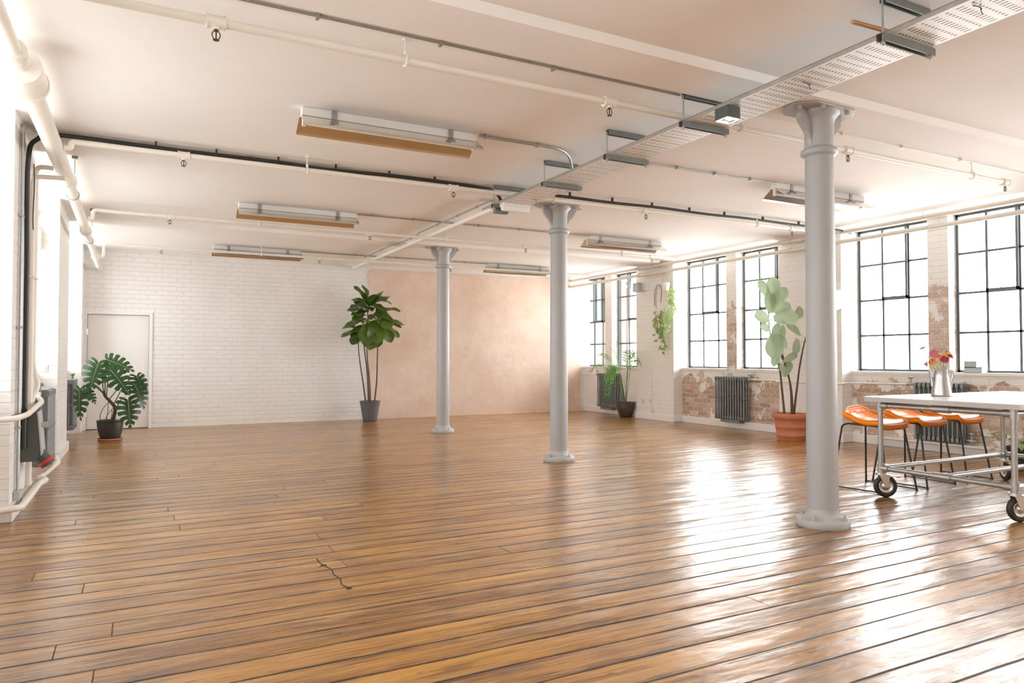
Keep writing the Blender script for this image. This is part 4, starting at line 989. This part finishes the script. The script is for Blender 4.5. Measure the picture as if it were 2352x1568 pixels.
# ------------------------------------------------------------------ stools (face -Y)
def stool(label):
    t=thing('bar_stool',(0,0,0),label,'stool','orange bar stools behind the table')
    # padded shell: front edge at y=-.21, low curved back at y=+.2
    W=.215; nx=13; ny=14
    def surf(u,v,off=0):
        # u -1..1 across, v 0 front .. 1 top of back
        if v<.62:
            k=v/.62; y=-.21+.36*k; z=.668-.018*math.sin(PI*k)
            if k<.12: z-= .045*(1-k/.12)**2
            up=max(0,(k-.35)/.65)**2
            z+= abs(u)**3*(.012+.055*up)
        else:
            k=(v-.62)/.38; y=.15+.062*math.sin(k*PI/2); z=.672+.105*k
            z+= abs(u)**3*.055*(1-k)-.05*k*abs(u)**4
        w=W*(1-.10*max(0,v-.62)/.38)*(1-.05*(1-v))
        yb=y-(.03*u*u if v>.5 else 0)*(v-.5)*2
        return V((u*w,yb,z))
    m=MB(); vs=[]; 
    for i in range(ny+1):
        for j in range(nx+1): vs.append(surf(-1+2*j/nx,i/ny))
    n1=len(vs)
    # tufting dimples on the back and the seat
    for (uu,vv) in ((-.45,.80),(0,.82),(.45,.80),(-.5,.38),(0,.38),(.5,.38)):
        for k,p in enumerate(vs):
            i,j=divmod(k,nx+1); d=((-1+2*j/nx-uu)/.16)**2+((i/ny-vv)/.06)**2
            if d<2: vs[k]=p+ (V((0,.012,-.004)) if vv>.6 else V((0,0,-.010)))*math.exp(-d)
    fs=[(i*(nx+1)+j,i*(nx+1)+j+1,(i+1)*(nx+1)+j+1,(i+1)*(nx+1)+j) for i in range(ny) for j in range(nx)]
    bot=[]
    for i in range(ny+1):
        for j in range(nx+1):
            u=-1+2*j/nx; v=i/ny; p=surf(u,v); 
            bot.append(p+(V((0,.004,-.045)) if v<.62 else V((0,.004+.030*((1-v)/.38+.35),-.042*(1-(v-.62)/.38)))))
    m.add(vs+bot,fs+[tuple(n1+k for k in f[::-1]) for f in fs],True)
    border=[j for j in range(nx+1)]+[i*(nx+1)+nx for i in range(1,ny+1)]+[ny*(nx+1)+j for j in range(nx-1,-1,-1)]+[i*(nx+1) for i in range(ny-1,0,-1)]
    q=[]
    for a,b in zip(border,border[1:]+border[:1]): q.append((a,n1+a,n1+b,b))
    o=len(m.v)-len(vs)-len(bot)
    for f in q: m.f.append([i+o for i in f]); m.sm.append(True); m.mi.append(0)
    obj('seat_shell',m,M['orange'],t)
    rim=[vs[k]+V((0,0,.002)) for k in border]
    obj('piping',MB().tube(rim,.0055,6,closed=True),M['orangeseam'],t)
    bt=MB()
    for (uu,vv) in ((-.45,.80),(0,.82),(.45,.80)): 
        p=surf(uu,vv); bt.lathe([(.009,-.003),(.008,.003),(.001,.006)],p+V((0,.006,0)),8,M=Matrix.Rotation(PI/2*.85,4,'X'))
    for (uu,vv) in ((-.5,.38),(0,.38),(.5,.38)): bt.lathe([(.009,-.008),(.008,-.004),(.001,-.001)],surf(uu,vv),8)
    obj('tufting_buttons',bt,M['orange'],t)
    for s in (-1,1):
        p=[(s*.275,.27,.012),(s*.19,.215,.60),(s*.185,.16,.622),(s*.185,-.13,.615),(s*.19,-.175,.60),(s*.235,-.265,.012)]
        lp_=bend(p,.05,5)
        obj('side_frame',MB().tube(lp_,.0095,8).cyl(p[0],p[-1],.0075,8).lathe([(.012,0),(.012,.014)],(p[0][0],p[0][1],0),8).lathe([(.012,0),(.012,.014)],(p[-1][0],p[-1][1],0),8),M['blacksteel'],t)
    obj('seat_support',MB().cyl((-.185,.12,.618),(.185,.12,.618),.008,8).cyl((-.185,-.11,.612),(.185,-.11,.612),.008,8),M['blacksteel'],t)
    return t
s0=stool('orange tufted bar stool closest to the nearest grey column')
s0.location=(6.285,4.47,0); s0.rotation_euler=(0,0,.06)
dup(s0,(6.925,4.49,0),.03,'orange tufted bar stool in the middle of the three behind the table')
dup(s0,(7.565,4.49,0),.05,'orange tufted bar stool furthest from the columns, in front of the radiator')

# ------------------------------------------------------------------ light, world, camera
sc=bpy.context.scene
w=bpy.data.worlds.new('overcast_sky'); sc.world=w; w.use_nodes=True
g=G(w.node_tree); bg=w.node_tree.nodes['Background']
tc_=g.n('ShaderNodeTexCoord'); sx=g.n('ShaderNodeSeparateXYZ'); g.l(tc_.outputs['Generated'],sx.inputs[0])
g.l(g.ramp(g.m('ADD',g.m('MULTIPLY',sx.outputs[2],.5),.5),[(.38,(.80,.78,.75)),(.52,(.97,.985,1.0))]),bg.inputs[0]); bg.inputs[1].default_value=20.5
def area(name,loc,rot,sx_,sy_,energy=0,portal=False,color=(1,1,1)):
    L=bpy.data.lights.new(name,'AREA'); L.shape='RECTANGLE'; L.size=sx_; L.size_y=sy_; L.energy=energy; L.color=color
    if portal: L.cycles.is_portal=True
    o=bpy.data.objects.new(name,L); col.objects.link(o); o.location=loc; o.rotation_euler=rot; return o
for a,b,ps in rb:
    area('sky_portal',(XO+.02,(a+b)/2,(ZS+ZH)/2),(0,PI/2,0),ZH-ZS,b-a,1,True)
for a,b,ps in lb:
    area('sky_portal',(LO-.02,(a+b)/2,(ZS+ZH)/2),(0,-PI/2,0),ZH-ZS,b-a,1,True)

cam=bpy.data.cameras.new('camera'); co=bpy.data.objects.new('camera',cam); col.objects.link(co)
cam.sensor_fit='HORIZONTAL'; cam.sensor_width=36; cam.lens=36*1632/2352; cam.clip_start=.05; cam.clip_end=200
co.location=(0,0,1.25); co.rotation_euler=(math.radians(90+1.37),0,math.radians(-27.6))
sc.camera=co
sc.view_settings.view_transform='Standard'; sc.view_settings.look='None'; sc.view_settings.exposure=0.0; sc.view_settings.gamma=1.08
sc.cycles.use_denoising=True
sc.cycles.max_bounces=8; sc.cycles.diffuse_bounces=6; sc.cycles.glossy_bounces=4; sc.cycles.transparent_max_bounces=8
sc.cycles.caustics_reflective=False; sc.cycles.caustics_refractive=False
sc.cycles.sample_clamp_indirect=8
